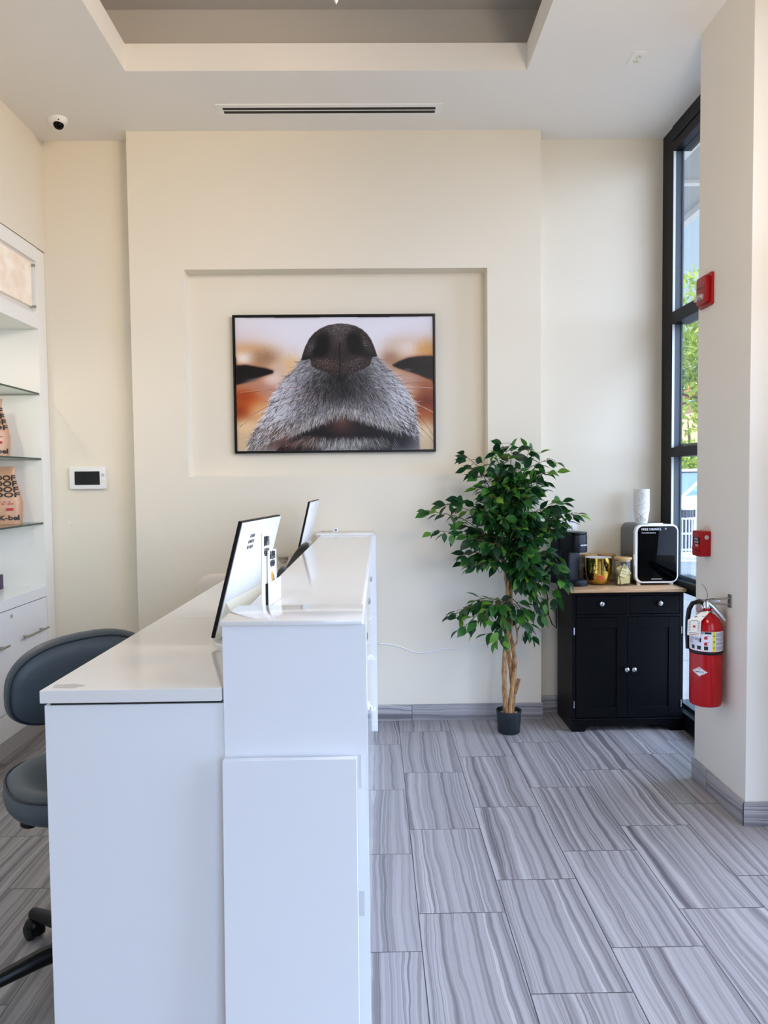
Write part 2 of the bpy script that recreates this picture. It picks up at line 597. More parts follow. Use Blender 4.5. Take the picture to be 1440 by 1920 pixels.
# glazed right wall beside the column: window_1, a black curtain-wall frame
WX = 1.84
GASK = mat('dark_grey_aluminium', rgb(84, 92, 100), 0.5, var=0.06, scale=40)
def curtain(name, y0, y1, jl, jr, label):
    m = M()
    if jr:
        m.box(WX, WX + .065, y1 - jr, y1, 0, ZC)
    if jl:
        m.box(WX, WX + .065, y0, y0 + jl, 0, ZC)
    a, b = y0 + jl, y1 - jr
    m.box(WX, WX + .11, a, b, 3.485, ZC)
    m.box(WX - .006, WX + .11, a, b, 3.545, ZC)
    m.box(WX, WX + .11, a, b, 2.445, 2.520)
    m.box(WX, WX + .11, a, b, 1.635, 1.692)
    m.box(WX, WX + .11, a, b, 0.822, 0.886)
    m.box(WX, WX + .11, a, b, 0.0, 0.100)
    w = struct(name, m, BLKF)
    w['label'] = label
    g = M()
    for z0, z1 in ((.1, .822), (.886, 1.635), (1.692, 2.445), (2.52, 3.485)):
        g.box(WX + .045, WX + .053, a, b, z0, z1)
    obj('pane', g, GLASS, w)
    s = M()
    for z0, z1 in ((.1, .822), (.886, 1.635), (1.692, 2.445), (2.52, 3.485)):
        s.box(WX + .016, WX + .066, b - .004, b, z0, z1)
        s.box(WX + .054, WX + .062, b - .012, b - .004, z0, z1)
        s.box(WX + .053, WX + .12, a, b - .012, z0, z0 + .02)
    obj('glazing_stop', s, GASK, w)
    s = M()
    for z0, z1 in ((.1, .822), (.886, 1.635), (1.692, 2.445), (2.52, 3.485)):
        s.box(WX + .002, WX + .016, b - .004, b, z0, z1)
    obj('gasket_highlight', s, WPLA, w)  # white strip paints the highlight along the gasket
    return w
curtain('window_1', 3.40, YR, 0.05, 0.155, 'tall black-framed window between the column and the back corner')
curtain('window_2', 0.3, 2.9, 0.08, 0.08, 'black-framed window on the right wall nearer the entrance')
struct('wall_right', M().box(WX, 2.0, -1.7, 0.3, 0, ZC).box(WX, 2.0, 2.9, 3.40, 0, ZC), WALL)
# storefront behind the viewer
m = M()
for x in (0.2, 0.99, 1.78):
    m.box(x, x + .06, -1.7, -1.58, 0, ZC)
m.box(.2, 1.84, -1.7, -1.58, 3.45, ZC).box(.2, 1.84, -1.7, -1.58, 0, 0.1).box(.2, 1.84, -1.7, -1.58, 2.35, 2.41)
struct('wall_front', M().box(-2.1, .2, -1.7, -1.58, 0, ZC), WALL)
w3 = struct('window_3', m, BLKF)
obj('pane', M().box(.26, 1.78, -1.65, -1.642, 0.1, 3.45), GLASS, w3)

# ------------------------------------------------------------------ ceiling fittings
v = thing('ceiling_vent', 'long white linear slot diffuser with two dark slots on the ceiling', 'air vent', (-0.228, 4.26, ZC - .006))
m = M()
X0, X1, Y0, Y1 = -0.867, 0.41, 4.203, 4.318
m.box(X0, X1, Y0, Y0 + .030, ZC - .006, ZC).box(X0, X1, Y1 - .016, Y1, ZC - .006, ZC)
m.box(X0, X0 + .034, Y0 + .03, Y1 - .016, ZC - .006, ZC).box(X1 - .034, X1, Y0 + .03, Y1 - .016, ZC - .006, ZC)
m.box(X0 + .034, X1 - .034, Y0 + .060, Y0 + .068, ZC - .006, ZC)
obj('frame', m, WPLA, v)
obj('slot', M().box(X0 + .034, X1 - .034, Y0 + .03, Y0 + .060, ZC - .0045, ZC - .0005), BLKM, v)
obj('slot', M().box(X0 + .034, X1 - .034, Y0 + .068, Y1 - .016, ZC - .0045, ZC - .0005), BLKM, v)

v = thing('security_camera', 'small white dome security camera on the ceiling by the left wall', 'camera', (-1.815, 4.367, ZC - .05))
mx = Matrix.Translation((-1.815, 4.367, ZC)) @ Matrix.Rotation(math.radians(-28), 4, 'Z')
m = M()
rings = []
pts, fs = [], []
for sc, z in ((1, 0), (1, -.012), (.95, -.022), (.72, -.034), (.5, -.038)):
    for x, y in superell(.062 * sc, .046 * sc, 2.2, 32):
        pts.append((x, y, z))
for j in range(4):
    for i in range(32):
        fs.append((j * 32 + i, j * 32 + (i + 1) % 32, (j + 1) * 32 + (i + 1) % 32, (j + 1) * 32 + i))
fs.append(tuple(range(4 * 32, 5 * 32)))
m.add(pts, fs, mx)
obj('housing', m, WPLA, v)
obj('lens_dome', M().ball((0.014, -.006, -.038), .030, .029, .027, mx=mx), DARKGL, v)
for x, y in ((-.047, -.012), (.044, -.03)):
    obj('screw', M().ball((x, y, -.024), .0045, .0045, .003, 8, 6, mx), BLKM, v)

def outlet(name, label, o, xd, yd, n, ww=.072, hh=.117):
    o, xd, yd, n = map(Vector, (o, xd, yd, n))
    mx = frame_mx(o, xd, yd, n)
    t = thing(name, label, 'outlet', o)
    obj('cover_plate', M().prism(rrect(-ww / 2, ww / 2, -hh / 2, hh / 2, .005), 0, .006, mx, .002), WPLA, t)
    for s in (-1, 1):
        c = s * .0205
        r = obj('receptacle', M().prism([(x, y + c) for x, y in superell(.0172, .0145, 3, 24)], .006, .0085, mx, .001), CRMP, t)
        q = M()
        q.box(-.0085, -.006, c - .001, c + .007, .0084, .0089, mx=mx).box(.006, .0085, c - .001, c + .006, .0084, .0089, mx=mx)
        q.prism([(.0026 * math.cos(a), c - .0075 + .0026 * math.sin(a)) for a in [i * PI / 5 for i in range(10)]], .0084, .0089, mx)
        obj('slot', q, BLKM, r)
    return t
outlet('ceiling_outlet', 'white duplex power outlet on the ceiling near the window', (1.356, 3.762, ZC), (-1, 0, 0), (0, 1, 0), (0, 0, -1))
outlet('wall_outlet', 'white duplex wall outlet behind the ficus beside the black cabinet', (1.087, YR, .80), (1, 0, 0), (0, 0, 1), (0, -1, 0))

# crystal pendant hanging from the tray
v = thing('pendant_light', 'crystal pendant lamp hanging from the recessed ceiling tray', 'lamp', (-.124, 2.9, 3.35))
cx, cy = -.124, 2.9
obj('canopy', M().lathe([(.06, 4.005), (.06, 4.03)], 24, Matrix.Translation((cx, cy, 0))), CHRM, v)
obj('stem', M().tube([(cx, cy, 4.01), (cx, cy, 3.55)], .005, 8), CHRM, v)
CRY = mat('crystal', rgb(235, 232, 226), 0.08, var=0.05, spec=0.9)
m = M()
m.lathe([(.0005, 3.350), (.020, 3.385), (.026, 3.41), (.018, 3.44), (.004, 3.452)], 8, Matrix.Translation((cx, cy, 0)))
obj('crystal_drop', m, CRY, v, ang=5)
m = M().lathe([(.004, 3.452), (.026, 3.49), (.028, 3.51), (.008, 3.56)], 10, Matrix.Translation((cx, cy, 0)))
obj('crystal_crown', m, CRY, v, ang=5)

# ------------------------------------------------------------------ keypad on left wall
v = thing('wall_keypad', 'white rectangular wall control panel with a black screen', 'control panel', (-1.80, YR, 1.472))
m = M().prism(rrect(-1.913, -1.690, 1.475, 1.612, .006), -YR, -YR + .026, frame_mx((0, 0, 0), (1, 0, 0), (0, 0, 1), (0, -1, 0)), .004)
obj('housing', m, WPLA, v)
obj('screen', M().box(-1.881, -1.724, YR - .0272, YR - .02, 1.500, 1.585), SCREEN, v)
mk = frame_mx((-1.705, YR - .026, 1.561), (1, 0, 0), (0, 0, 1), (0, -1, 0))
obj('button', M().lathe([(.0105, 0), (.0105, .0012), (.0090, .0012), (.0090, .0004), (.001, .0004)], 24, mk), mat('pale_grey_plastic', rgb(196, 196, 195), .4), v)
obj('button', M().lathe([(.0105, 0), (.0105, .0014)], 24, frame_mx((-1.705, YR - .026, 1.523), (1, 0, 0), (0, 0, 1), (0, -1, 0))), CRMP, v)
tag(obj('wall_anchor', M().ball((-1.932, YR - .001, 1.262), .0045, .003, .009, 10, 6), WPLA), 'tiny white wall anchor left of and below the wall control panel', 'anchor')

# light switches
v = thing('switch_plate', 'white four-gang light switch plate above the coffee machine', 'light switch', (1.19, YR, 1.153))
m = M().prism(rrect(1.082, 1.298, 1.153, 1.242, .006), -YR, -YR + .007, frame_mx((0, 0, 0), (1, 0, 0), (0, 0, 1), (0, -1, 0)), .002)
obj('cover_plate', m, WPLA, v)
for i in range(4):
    x = 1.114 + i * .051
    mk = frame_mx((x, YR - .007, 1.1975), (1, 0, 0), (0, 0, 1), (0, -1, 0))
    obj('toggle', M().box(-.0045, .0045, -.004, .012, 0, .014, .0015, mx=mk), WPLA, v)
    for z in (-.030, .030):
        obj('screw', M().lathe([(.003, 0), (.0025, .001)], 8, mk @ Matrix.Translation((0, z, 0))), STEEL, v)

# white cable stapled along the back wall
pts = [(.02, 4.511, .492), (.08, 4.511, .488), (.153, 4.512, .471), (.21, 4.512, .444), (.269, 4.512, .428), (.35, 4.512, .437), (.42, 4.512, .452), (.5, 4.512, .452), (.586, 4.512, .466), (.66, 4.512, .478), (.713, 4.512, .496), (.80, 4.512, .53), (.92, 4.512, .60)]
tag(obj('extension_cable', M().tube(pts, .0045, 8), WPLA), 'white cable running along the back wall behind the ficus', 'cable')

# ------------------------------------------------------------------ picture of a dog's nose
def dog_art():
    rng = np.random.default_rng(3)
    Wp, Hp = 600, 404
    ux, uy = 62.0, 85.0
    sc = 1278.0 / Wp
    X, Y = np.meshgrid((np.arange(Wp) + .5) * sc + ux, (np.arange(Hp) + .5) * sc + uy)
    img = np.zeros((Hp, Wp, 3))
    img[:] = (229, 228, 238)
    def blend(a, c):
        a = np.clip(a, 0, 1)[..., None]
        img[:] = img * (1 - a) + np.array(c) * a
    def blob(x, y, rx, ry, c, al=1.0, rot=0.0, hard=1.0):
        t = math.radians(rot)
        dx, dy = X - x, Y - y
        p = (dx * math.cos(t) + dy * math.sin(t)) / rx
        q = (-dx * math.sin(t) + dy * math.cos(t)) / ry
        d = np.sqrt(p * p + q * q)
        blend(al * np.clip((1.25 - d) / (.5 / hard), 0, 1) if hard > 1 else al * np.exp(-d ** 2.5 * .9), c)
    # out-of-focus cheeks
    for a in [(200, 440, 300, 150, (222, 196, 168), 1), (60, 620, 230, 300, (190, 120, 74), 1), (1230, 400, 240, 140, (214, 180, 150), 1), (1300, 650, 200, 300, (168, 104, 66), 1),
              (150, 300, 120, 50, (216, 176, 134), .9), (120, 345, 70, 40, (244, 236, 232), .9), (250, 345, 90, 60, (160, 124, 96), .8), (420, 400, 70, 60, (226, 190, 146), .9),
              (330, 420, 60, 50, (214, 190, 176), .8), (200, 545, 170, 60, (190, 146, 132), .9), (300, 480, 60, 40, (236, 226, 226), .6),
              (130, 650, 110, 90, (196, 104, 46), 1), (110, 590, 70, 40, (168, 74, 30), .8), (90, 700, 60, 60, (150, 62, 22), .8), (220, 690, 80, 60, (222, 186, 140), .8),
              (130, 800, 120, 70, (232, 206, 168), .95), (110, 900, 140, 70, (214, 192, 160), .95), (230, 880, 90, 90, (190, 168, 140), .7),
              (1120, 270, 90, 60, (216, 198, 184), .8), (1200, 290, 80, 50, (236, 224, 220), .7), (1300, 300, 70, 60, (214, 164, 100), .9), (1060, 360, 60, 60, (150, 106, 84), .6),
              (1150, 500, 120, 50, (196, 166, 156), .9), (1260, 560, 110, 50, (160, 96, 62), .9), (1290, 650, 80, 70, (122, 52, 26), .95), (1180, 560, 70, 50, (206, 176, 160), .7),
              (1290, 720, 70, 60, (176, 100, 50), .8), (1290, 840, 90, 80, (226, 208, 176), .95), (1300, 920, 90, 60, (206, 190, 160), .9)]:
        blob(*a)
    EYES = True
    # soft fringe on the brows
    def strokes(n, xs, ys, ang, ln, cols, al, curv=0.0, width=1):
        """n strokes; arrays of start, angle, length; painted in small steps"""
        k = 26
        x, y, th = xs.copy(), ys.copy(), ang.copy()
        cr = rng.normal(curv, .35, n)
        pos = []
        for s in range(k):
            x = x + np.cos(th) * ln / k; y = y + np.sin(th) * ln / k; th = th + cr / k
            fade = al * np.sin(PI * (s + .6) / (k + .2)) ** .6
            for ox in range(width):
                ix = ((x - ux) / sc + ox * .9).astype(int); iy = ((y - uy) / sc).astype(int)
                ok = (ix >= 0) & (ix < Wp) & (iy >= 0) & (iy < Hp)
                a = (fade[ok] if np.ndim(fade) else np.full(ok.sum(), fade))[:, None]
                img[iy[ok], ix[ok]] = img[iy[ok], ix[ok]] * (1 - a) + cols[ok] * a
    def poly(P):
        P = np.array(P, float)
        ins = np.zeros(X.shape, bool)
        n = len(P); j = n - 1
        for i in range(n):
            c = ((P[i, 1] > Y) != (P[j, 1] > Y)) & (X < (P[j, 0] - P[i, 0]) * (Y - P[i, 1]) / (P[j, 1] - P[i, 1] + 1e-9) + P[i, 0])
            ins ^= c; j = i
        return ins
    def soft(mask, r):
        a = mask.astype(float)
        for _ in range(r):
            a = (a + np.roll(a, 1, 0) + np.roll(a, -1, 0) + np.roll(a, 1, 1) + np.roll(a, -1, 1)) / 5
        return a
    for P_, halo in (([(40, 392), (130, 390), (200, 402), (262, 414), (305, 428), (300, 442), (250, 456), (190, 474), (130, 498), (40, 520)], 26), ([(1075, 398), (1120, 374), (1180, 352), (1250, 342), (1360, 340), (1360, 500), (1300, 482), (1240, 456), (1180, 436), (1120, 418)], 26)):
        blend(soft(poly(P_), 60) * .75, (96, 58, 44))
        blend(soft(poly(P_), 9), (20, 10, 11))
    blob(160, 486, 50, 12, (112, 106, 122), .7, -10)
    blob(1180, 426, 26, 6, (156, 146, 146), .6, 8)
    blob(1300, 372, 80, 14, (44, 26, 24), .7, 0)
    n = 500
    xs = np.concatenate([rng.uniform(80, 460, 250), rng.uniform(1010, 1340, 250)]); ys = np.concatenate([rng.uniform(290, 350, 250), rng.uniform(240, 330, 250)])
    strokes(n, xs, ys, -PI / 2 + rng.normal(0, .5, n), rng.uniform(20, 50, n), rng.choice([0, 1], n)[:, None] * np.array((40, 46, 60)) + np.array((196, 170, 146)), .05, width=2)
    mz = poly([(490, 350), (440, 420), (380, 480), (320, 550), (285, 620), (250, 700), (200, 780), (150, 860), (120, 960), (1250, 960), (1245, 860), (1232, 760), (1215, 660), (1180, 580), (1130, 510), (1060, 430), (975, 335)])
    a = soft(mz, 14)
    blend(a, (150, 148, 154))
    keep = a
    def mblob(x, y, rx, ry, c, al=1.0, rot=0.0):
        t = math.radians(rot)
        dx, dy = X - x, Y - y
        p = (dx * math.cos(t) + dy * math.sin(t)) / rx
        q = (-dx * math.sin(t) + dy * math.cos(t)) / ry
        blend(al * np.exp(-(p * p + q * q)) * keep, c)
    for q in [(420, 520, 110, 70, (214, 214, 226), .9, -35), (1060, 520, 120, 80, (206, 208, 218), .9, 40), (740, 560, 250, 120, (62, 57, 60), .95, 0), (740, 480, 150, 70, (30, 27, 29), .95, 0),
              (570, 610, 110, 60, (108, 84, 82), .8, -15), (900, 600, 110, 60, (116, 108, 110), .7, 15), (330, 690, 110, 90, (196, 196, 206), .8, -50), (1150, 650, 90, 120, (178, 180, 188), .8, 20),
              (650, 670, 150, 40, (150, 146, 150), .8, -12), (850, 680, 150, 40, (170, 166, 168), .7, 14), (1180, 800, 80, 90, (146, 138, 132), .8, 0), (260, 860, 140, 80, (128, 104, 84), .8, -10),
              (420, 830, 130, 70, (112, 86, 70), .8, -20)]:
        mblob(*q)
    # mouth: dark gap below the upper lip, chin in the middle
    mouth = poly([(430, 850), (560, 790), (660, 740), (742, 700), (830, 730), (930, 770), (1030, 800), (1090, 850), (1060, 960), (900, 960), (740, 900), (560, 960), (300, 960), (380, 880)])
    blend(soft(mouth, 8), (26, 17, 20))
    mblob(742, 780, 90, 60, (92, 62, 58), .95); mblob(742, 745, 40, 30, (120, 92, 88), .7); mblob(400, 905, 110, 40, (84, 40, 40), .7); mblob(1120, 880, 110, 80, (12, 14, 22), .9)
    mblob(760, 930, 170, 50, (128, 122, 122), .8)
    # fur strokes radiating from the nose
    n = 9000
    xs = rng.uniform(120, 1260, n); ys = rng.uniform(350, 900, n)
    ii = np.clip(((xs - ux) / sc).astype(int), 0, Wp - 1); jj = np.clip(((ys - uy) / sc).astype(int), 0, Hp - 1)
    lipy = np.where(xs < 742, 705 + (742 - xs) * .42, 705 + (xs - 742) * .33)
    ok = (keep[jj, ii] > .6) & (ys < lipy - 15)
    xs, ys, lipy = xs[ok], ys[ok], lipy[ok]; n = len(xs)
    ang = np.arctan2((ys - 330) * .9 + 60, (xs - 742)) + rng.normal(0, .22, n)
    sd_ = np.clip(np.abs(xs - 742) / 380, 0, 1) * np.clip(1.25 - np.abs(ys - 560) / 420, .3, 1)
    u_ = rng.random(n)
    br = np.where(u_ < .42 - .2 * sd_, 0, np.where(u_ < .80 - .42 * sd_, 1, 2))
    side = np.clip(np.abs(xs - 742) / 420, 0, 1)
    cols = np.where(br[:, None] == 0, np.array((34, 30, 33)), np.where(br[:, None] == 1, np.array((158, 157, 166)), np.array((240, 240, 247)))) * (.55 + .45 * side[:, None])
    strokes(n, xs, ys, ang, rng.uniform(30, 72, n), cols, .72)
    img *= (1 - .34 * np.exp(-((X - 742) / 190) ** 2 - ((Y - 545) / 95) ** 2) * (keep > .5))[..., None]
    # bright lip fringe over the mouth
    n = 1050
    xs = rng.uniform(400, 1110, n)
    ys = np.where(xs < 742, 690 + (742 - xs) * .40, 690 + (xs - 742) * .30) + rng.uniform(-48, 14, n)
    ang = PI / 2 + (742 - xs) * .0011 + rng.normal(0, .16, n)
    strokes(n, xs, ys, ang, rng.uniform(30, 64, n), np.repeat(rng.uniform(80, 238, n)[:, None], 3, 1) * np.array((1, .98, .97)), .62)
    # chin bristles
    n = 620
    xs = rng.normal(760, 135, n); ys = rng.uniform(850, 905, n)
    strokes(n, xs, ys, PI / 2 - (xs - 760) * .0018 + rng.normal(0, .14, n), rng.uniform(40, 80, n), np.repeat(rng.uniform(90, 232, n)[:, None], 3, 1), .62)
    n = 220
    xs = rng.uniform(380, 620, n); ys = rng.uniform(840, 900, n)
    strokes(n, xs, ys, 2.3 + rng.normal(0, .25, n), rng.uniform(40, 90, n), np.repeat(rng.uniform(80, 190, n)[:, None], 3, 1) * np.array((1.05, .9, .85)), .5)
    n = 160
    xs = rng.uniform(850, 1040, n); ys = rng.uniform(860, 905, n)
    strokes(n, xs, ys, .9 + rng.normal(0, .25, n), rng.uniform(50, 100, n), np.repeat(rng.uniform(70, 180, n)[:, None], 3, 1), .45)
    # nose leather
    dome = poly([(486, 362), (497, 318), (512, 276), (540, 222), (572, 186), (612, 158), (660, 138), (720, 128), (780, 129), (838, 142), (880, 164), (912, 192), (940, 232), (958, 276), (972, 318), (978, 338), (945, 345),
                 (930, 395), (890, 420), (850, 432), (800, 452), (770, 486), (742, 522), (716, 488), (690, 458), (640, 436), (590, 420), (552, 395), (545, 352)])
    a = soft(dome, 2)
    blend(a, (52, 42, 42))
    keep = a
    for q in [(735, 160, 120, 40, (126, 120, 126), .95, 0), (735, 220, 60, 70, (104, 94, 96), .8, 0), (640, 380, 110, 40, (104, 82, 78), .9, 15), (830, 380, 110, 40, (98, 80, 78), .8, -15),
              (560, 285, 36, 50, (112, 108, 116), .9, 15), (890, 255, 36, 50, (112, 108, 116), .9, -20), (742, 500, 60, 30, (24, 20, 22), 1, 0), (520, 345, 40, 16, (20, 16, 18), .9, -10), (930, 335, 40, 16, (20, 16, 18), .9, 6),
              (590, 335, 60, 14, (22, 18, 20), .9, -14), (880, 322, 60, 14, (22, 18, 20), .9, 12)]:
        mblob(*q)
    # leather bumps
    gx, gy = np.meshgrid(np.arange(485, 980, 13), np.arange(125, 520, 12))
    px = gx.ravel() + rng.normal(0, 4, gx.size) * 1.3 + (np.arange(gx.shape[0])[:, None] % 2 * 6.5 + 0 * gx).ravel()
    py = gy.ravel() + rng.normal(0, 3, gx.size)
    lit = .35 + .4 * np.exp(-((px - 740) / 170) ** 2 - ((py - 165) / 60) ** 2) + .45 * np.exp(-((px - 640) / 110) ** 2 - ((py - 390) / 45) ** 2) + .45 * np.exp(-((px - 830) / 110) ** 2 - ((py - 390) / 45) ** 2) + .35 * np.exp(-((px - 555) / 45) ** 2 - ((py - 270) / 60) ** 2) + .35 * np.exp(-((px - 900) / 45) ** 2 - ((py - 250) / 60) ** 2)
    for x, y, l in zip(px, py, lit):
        i = int((x - ux) / sc); j = int((y - uy) / sc)
        if 3 < i < Wp - 4 and 3 < j < Hp - 4 and a[j, i] > .7:
            rr = 3
            sl = (slice(j - rr, j + rr + 1), slice(i - rr, i + rr + 1))
            dd = np.hypot(X[sl] - x, Y[sl] - y)
            ring = np.clip(1 - np.abs(dd - 6.6 * rng.uniform(.8, 1.2)) / 2.6, 0, 1) * .5 * keep[sl]
            img[sl] = img[sl] * (1 - ring[..., None]) + np.array((22, 17, 18)) * ring[..., None]
            dd2 = np.hypot(X[sl] - x + 1, Y[sl] - y + 1.5)
            hi = np.clip(1 - dd2 / rng.uniform(3, 5.2), 0, 1) * l * rng.uniform(.15, 1.15) * keep[sl]
            img[sl] = img[sl] * (1 - hi[..., None]) + np.array((226, 214, 212)) * hi[..., None]
    for q in [(624, 262, 30, 50, (3, 2, 4), 1, 12), (606, 300, 38, 22, (5, 3, 5), 1, -30), (832, 246, 34, 46, (3, 2, 4), 1, -10), (852, 290, 40, 24, (5, 3, 5), 1, 28)]:
        for _ in range(4):
            mblob(*q)
    gl = np.exp(-((X - 735) / 5) ** 2) * ((Y > 250) & (Y < 500))
    blend(gl * .9 * keep, (14, 10, 11))
    # whiskers
    def wh(P, c, al):
        P = np.array(P, float)
        t = np.linspace(0, 1, 700)[:, None]
        Q = (1 - t) ** 2 * P[0] + 2 * t * (1 - t) * P[1] + t ** 2 * P[2]
        ix = ((Q[:, 0] - ux) / sc).astype(int); iy = ((Q[:, 1] - uy) / sc).astype(int)
        ok = (ix >= 0) & (ix < Wp) & (iy >= 0) & (iy < Hp)
        img[iy[ok], ix[ok]] = img[iy[ok], ix[ok]] * (1 - al) + np.array(c) * al
    for P, c, al in [([(560, 560), (260, 610), (80, 790)], (40, 30, 30), .7), ([(520, 600), (250, 640), (92, 770)], (236, 226, 214), .7), ([(480, 540), (260, 545), (85, 565)], (230, 190, 170), .6),
                     ([(560, 530), (300, 535), (90, 580)], (60, 34, 28), .5), ([(520, 700), (260, 760), (110, 900)], (60, 44, 40), .5), ([(960, 540), (1180, 530), (1340, 548)], (236, 224, 216), .8),
                     ([(980, 520), (1150, 515), (1300, 510)], (60, 40, 34), .6), ([(1080, 590), (1230, 640), (1340, 706)], (240, 234, 228), .8), ([(1060, 610), (1250, 690), (1340, 860)], (50, 36, 34), .7),
                     ([(1100, 700), (1250, 770), (1340, 900)], (60, 46, 42), .6), ([(900, 480), (1050, 470), (1135, 465)], (70, 50, 44), .6)]:
        wh(P, c, al)
    g_ = np.clip(img, 0, 255) / 255.0
    return np.clip(g_ ** 1.22 * 1.02, 0, 1)

art = dog_art()
v = thing('framed_picture', 'large black-framed photograph of a dog nose hanging in the wall niche', 'picture', (-.236, 4.60, 1.686))
px0, px1, pz0, pz1 = -0.869, 0.396, 1.687, 2.547
yf, ybk = 4.598, 4.636
fr = .012
m = M()
m.box(px0, px0 + fr, yf, ybk, pz0, pz1).box(px1 - fr, px1, yf, ybk, pz0, pz1)
m.box(px0 + fr, px1 - fr, yf, ybk, pz0, pz0 + fr).box(px0 + fr, px1 - fr, yf, ybk, pz1 - fr, pz1)
m.box(px0 + fr, px1 - fr, yf + .024, ybk, pz0 + fr, pz1 - fr)
obj('frame', m, BLKP, v)
def art_mesh():
    H_, W_ = art.shape[:2]
    x = np.linspace(px0 + fr + .003, px1 - fr - .003, W_ + 1); z = np.linspace(pz1 - fr - .003, pz0 + fr + .003, H_ + 1)
    XX, ZZ = np.meshgrid(x, z)
    vs = np.stack([XX, np.full_like(XX, yf + .012), ZZ], -1).reshape(-1, 3)
    i = np.arange(H_)[:, None] * (W_ + 1) + np.arange(W_)[None]
    q = np.stack([i, i + W_ + 1, i + W_ + 2, i + 1], -1).reshape(-1, 4)
    me = bpy.data.meshes.new('canvas_print')
    me.vertices.add(len(vs)); me.vertices.foreach_set('co', vs.ravel())
    me.loops.add(q.size); me.loops.foreach_set('vertex_index', q.ravel().astype(np.int32))
    me.polygons.add(len(q)); me.polygons.foreach_set('loop_start', np.arange(0, q.size, 4, dtype=np.int32))
    me.update(calc_edges=True)
    at = me.color_attributes.new('print', 'FLOAT_COLOR', 'CORNER')
    c = art.reshape(-1, 3)
    l = np.where(c <= .04045, c / 12.92, ((c + .055) / 1.055) ** 2.4)
    l = np.concatenate([l, np.ones((len(l), 1))], 1)
    at.data.foreach_set('color', np.repeat(l, 4, 0).ravel().astype(np.float32))
    t = NT('photo_print')
    a = t.n('ShaderNodeVertexColor', layer_name='print')
    b = t.bsdf(Roughness=0.4)
    b.inputs['Specular IOR Level'].default_value = 0.3
    t.l(a.outputs[0], b.inputs['Base Color'])
    t.l(b.outputs[0], t.out.inputs[0])
    me.materials.append(t.m)
    o = bpy.data.objects.new('canvas_print', me)
    COL.objects.link(o)
    o.parent = v
    o.matrix_parent_inverse = Matrix.Translation(-v.location)
art_mesh()

# ------------------------------------------------------------------ reception desk
D = thing('reception_desk', 'long white laminate reception desk with a raised front running to the back wall', 'desk', (-.35, 3.0, 0))
YN = 1.667
m = M().box(-.352, -.022, YN, 1.865, 0, 1.186)
p1 = obj('end_pillar', m, WLAM, D)
obj('cap', M().box(-.357, -.030, YN - .007, 1.872, 1.186, 1.197, .0015), WTOP, p1)
m = M().box(-.340, .010, 4.330, 4.515, 0, 1.186)
p2 = obj('end_pillar', m, WLAM, D)
obj('cap', M().box(-.346, .0, 4.322, 4.515, 1.186, 1.197, .0015), WTOP, p2)
obj('front_panel', M().prism([(-.060, 1.865), (-.030, 1.865), (-.010, 4.33), (-.050, 4.33)], 0, 1.150), WGLO, D)
obj('back_panel', M().prism([(-.334, 1.865), (-.316, 1.865), (-.300, 4.33), (-.322, 4.33)], 0, 1.150), WLAM, D)
obj('end_panel', M().box(-.766, -.352, YN + .006, YN + .03, 0, 1.004), WLAM, D)
obj('support_panel', M().box(-.735, -.336, 2.512, 2.536, 0, 1.004), WLAM, D)
obj('support_panel', M().box(-.700, -.330, 4.44, 4.464, 0, 1.004), WLAM, D)
obj('shadow_gap_strip', M().box(-.755, -.36, YN + .012, YN + .03, 1.004, 1.012), BLKM, D)  # black strip stands in for the shadow line under the worktop
for (y, x) in ((2.44, -.0254), (3.13, -.0198), (4.03, -.0124)):
    h = M()
    mk = Matrix.Translation((x, y, .75)) @ Matrix.Scale(.62, 4)
    h.box(0, .005, -.011, .011, -.02, .022, .002, mx=mk)
    h.tube([(.004, 0, .006), (.014, 0, .000), (.019, 0, -.010), (.016, 0, -.021), (.024, 0, -.026), (.033, 0, -.021), (.036, 0, -.010)], .0042, 8, mk)
    o = obj('leash_hook', h, WPLA, D)
for (y, x) in ((2.16, -.0276), (2.79, -.0225), (3.40, -.0175)):
    mk = Matrix.Translation((x, y, 1.05)) @ Matrix.Scale(.55, 4)
    o = obj('clip', M().box(0, .006, -.02, .02, -.02, .02, .001, mx=mk).box(.006, .010, -.015, .015, -.014, -.002, .001, mx=mk).box(.006, .010, -.015, .015, .003, .014, .001, mx=mk), STEEL, D)
TAPE = mat('translucent_tape', rgb(214, 214, 216), 0.3, var=0.05)
obj('tape_strip', M().box(-.044, -.032, YN - .0008, YN, .495, .555), TAPE, D)
obj('tape_strip', M().box(-.042, -.036, YN - .0008, YN, .80, .88), TAPE, D)
# work surfaces and raised counter are slabs of their own
m = M().prism([(-.772, YN - .004), (-.356, YN - .004), (-.348, 2.523), (-.748, 2.523)], 1.012, 1.042, b=.001, seg=1)
w = obj('desk_worktop', m, WTOP)
tag(w, 'low glossy white worktop of the desk, section nearest the front end', 'worktop')
st = M()
pp = []
for i in range(24):
    a = 2 * PI * i / 24
    r = 1 + .18 * math.sin(5 * a + 1) + .1 * math.sin(11 * a)
    pp.append((-.722 + .034 * r * math.cos(a), 1.70 + .018 * r * math.sin(a), 1.0424))
st.add(pp + [(-.722, 1.70, 1.0424)], [(i, (i + 1) % 24, 24) for i in range(24)])
obj('worn_patch', st, mat('worn_patch', rgb(206, 200, 196), .5, var=.2, scale=120), w)
o = w.children[0]; o.matrix_parent_inverse = Matrix.Translation(-w.location)
m = M().prism([(-.748, 2.525), (-.348, 2.525), (-.334, 4.50), (-.700, 4.50)], 1.012, 1.042, b=.001, seg=1)
tag(obj('desk_worktop', m, WTOP), 'low glossy white worktop of the desk, section by the back wall beyond the seam', 'worktop')
m = M().prism([(-.336, 1.868), (-.036, 1.868), (-.014, 4.327), (-.318, 4.327)], 1.150, 1.186, b=.0015, seg=1)
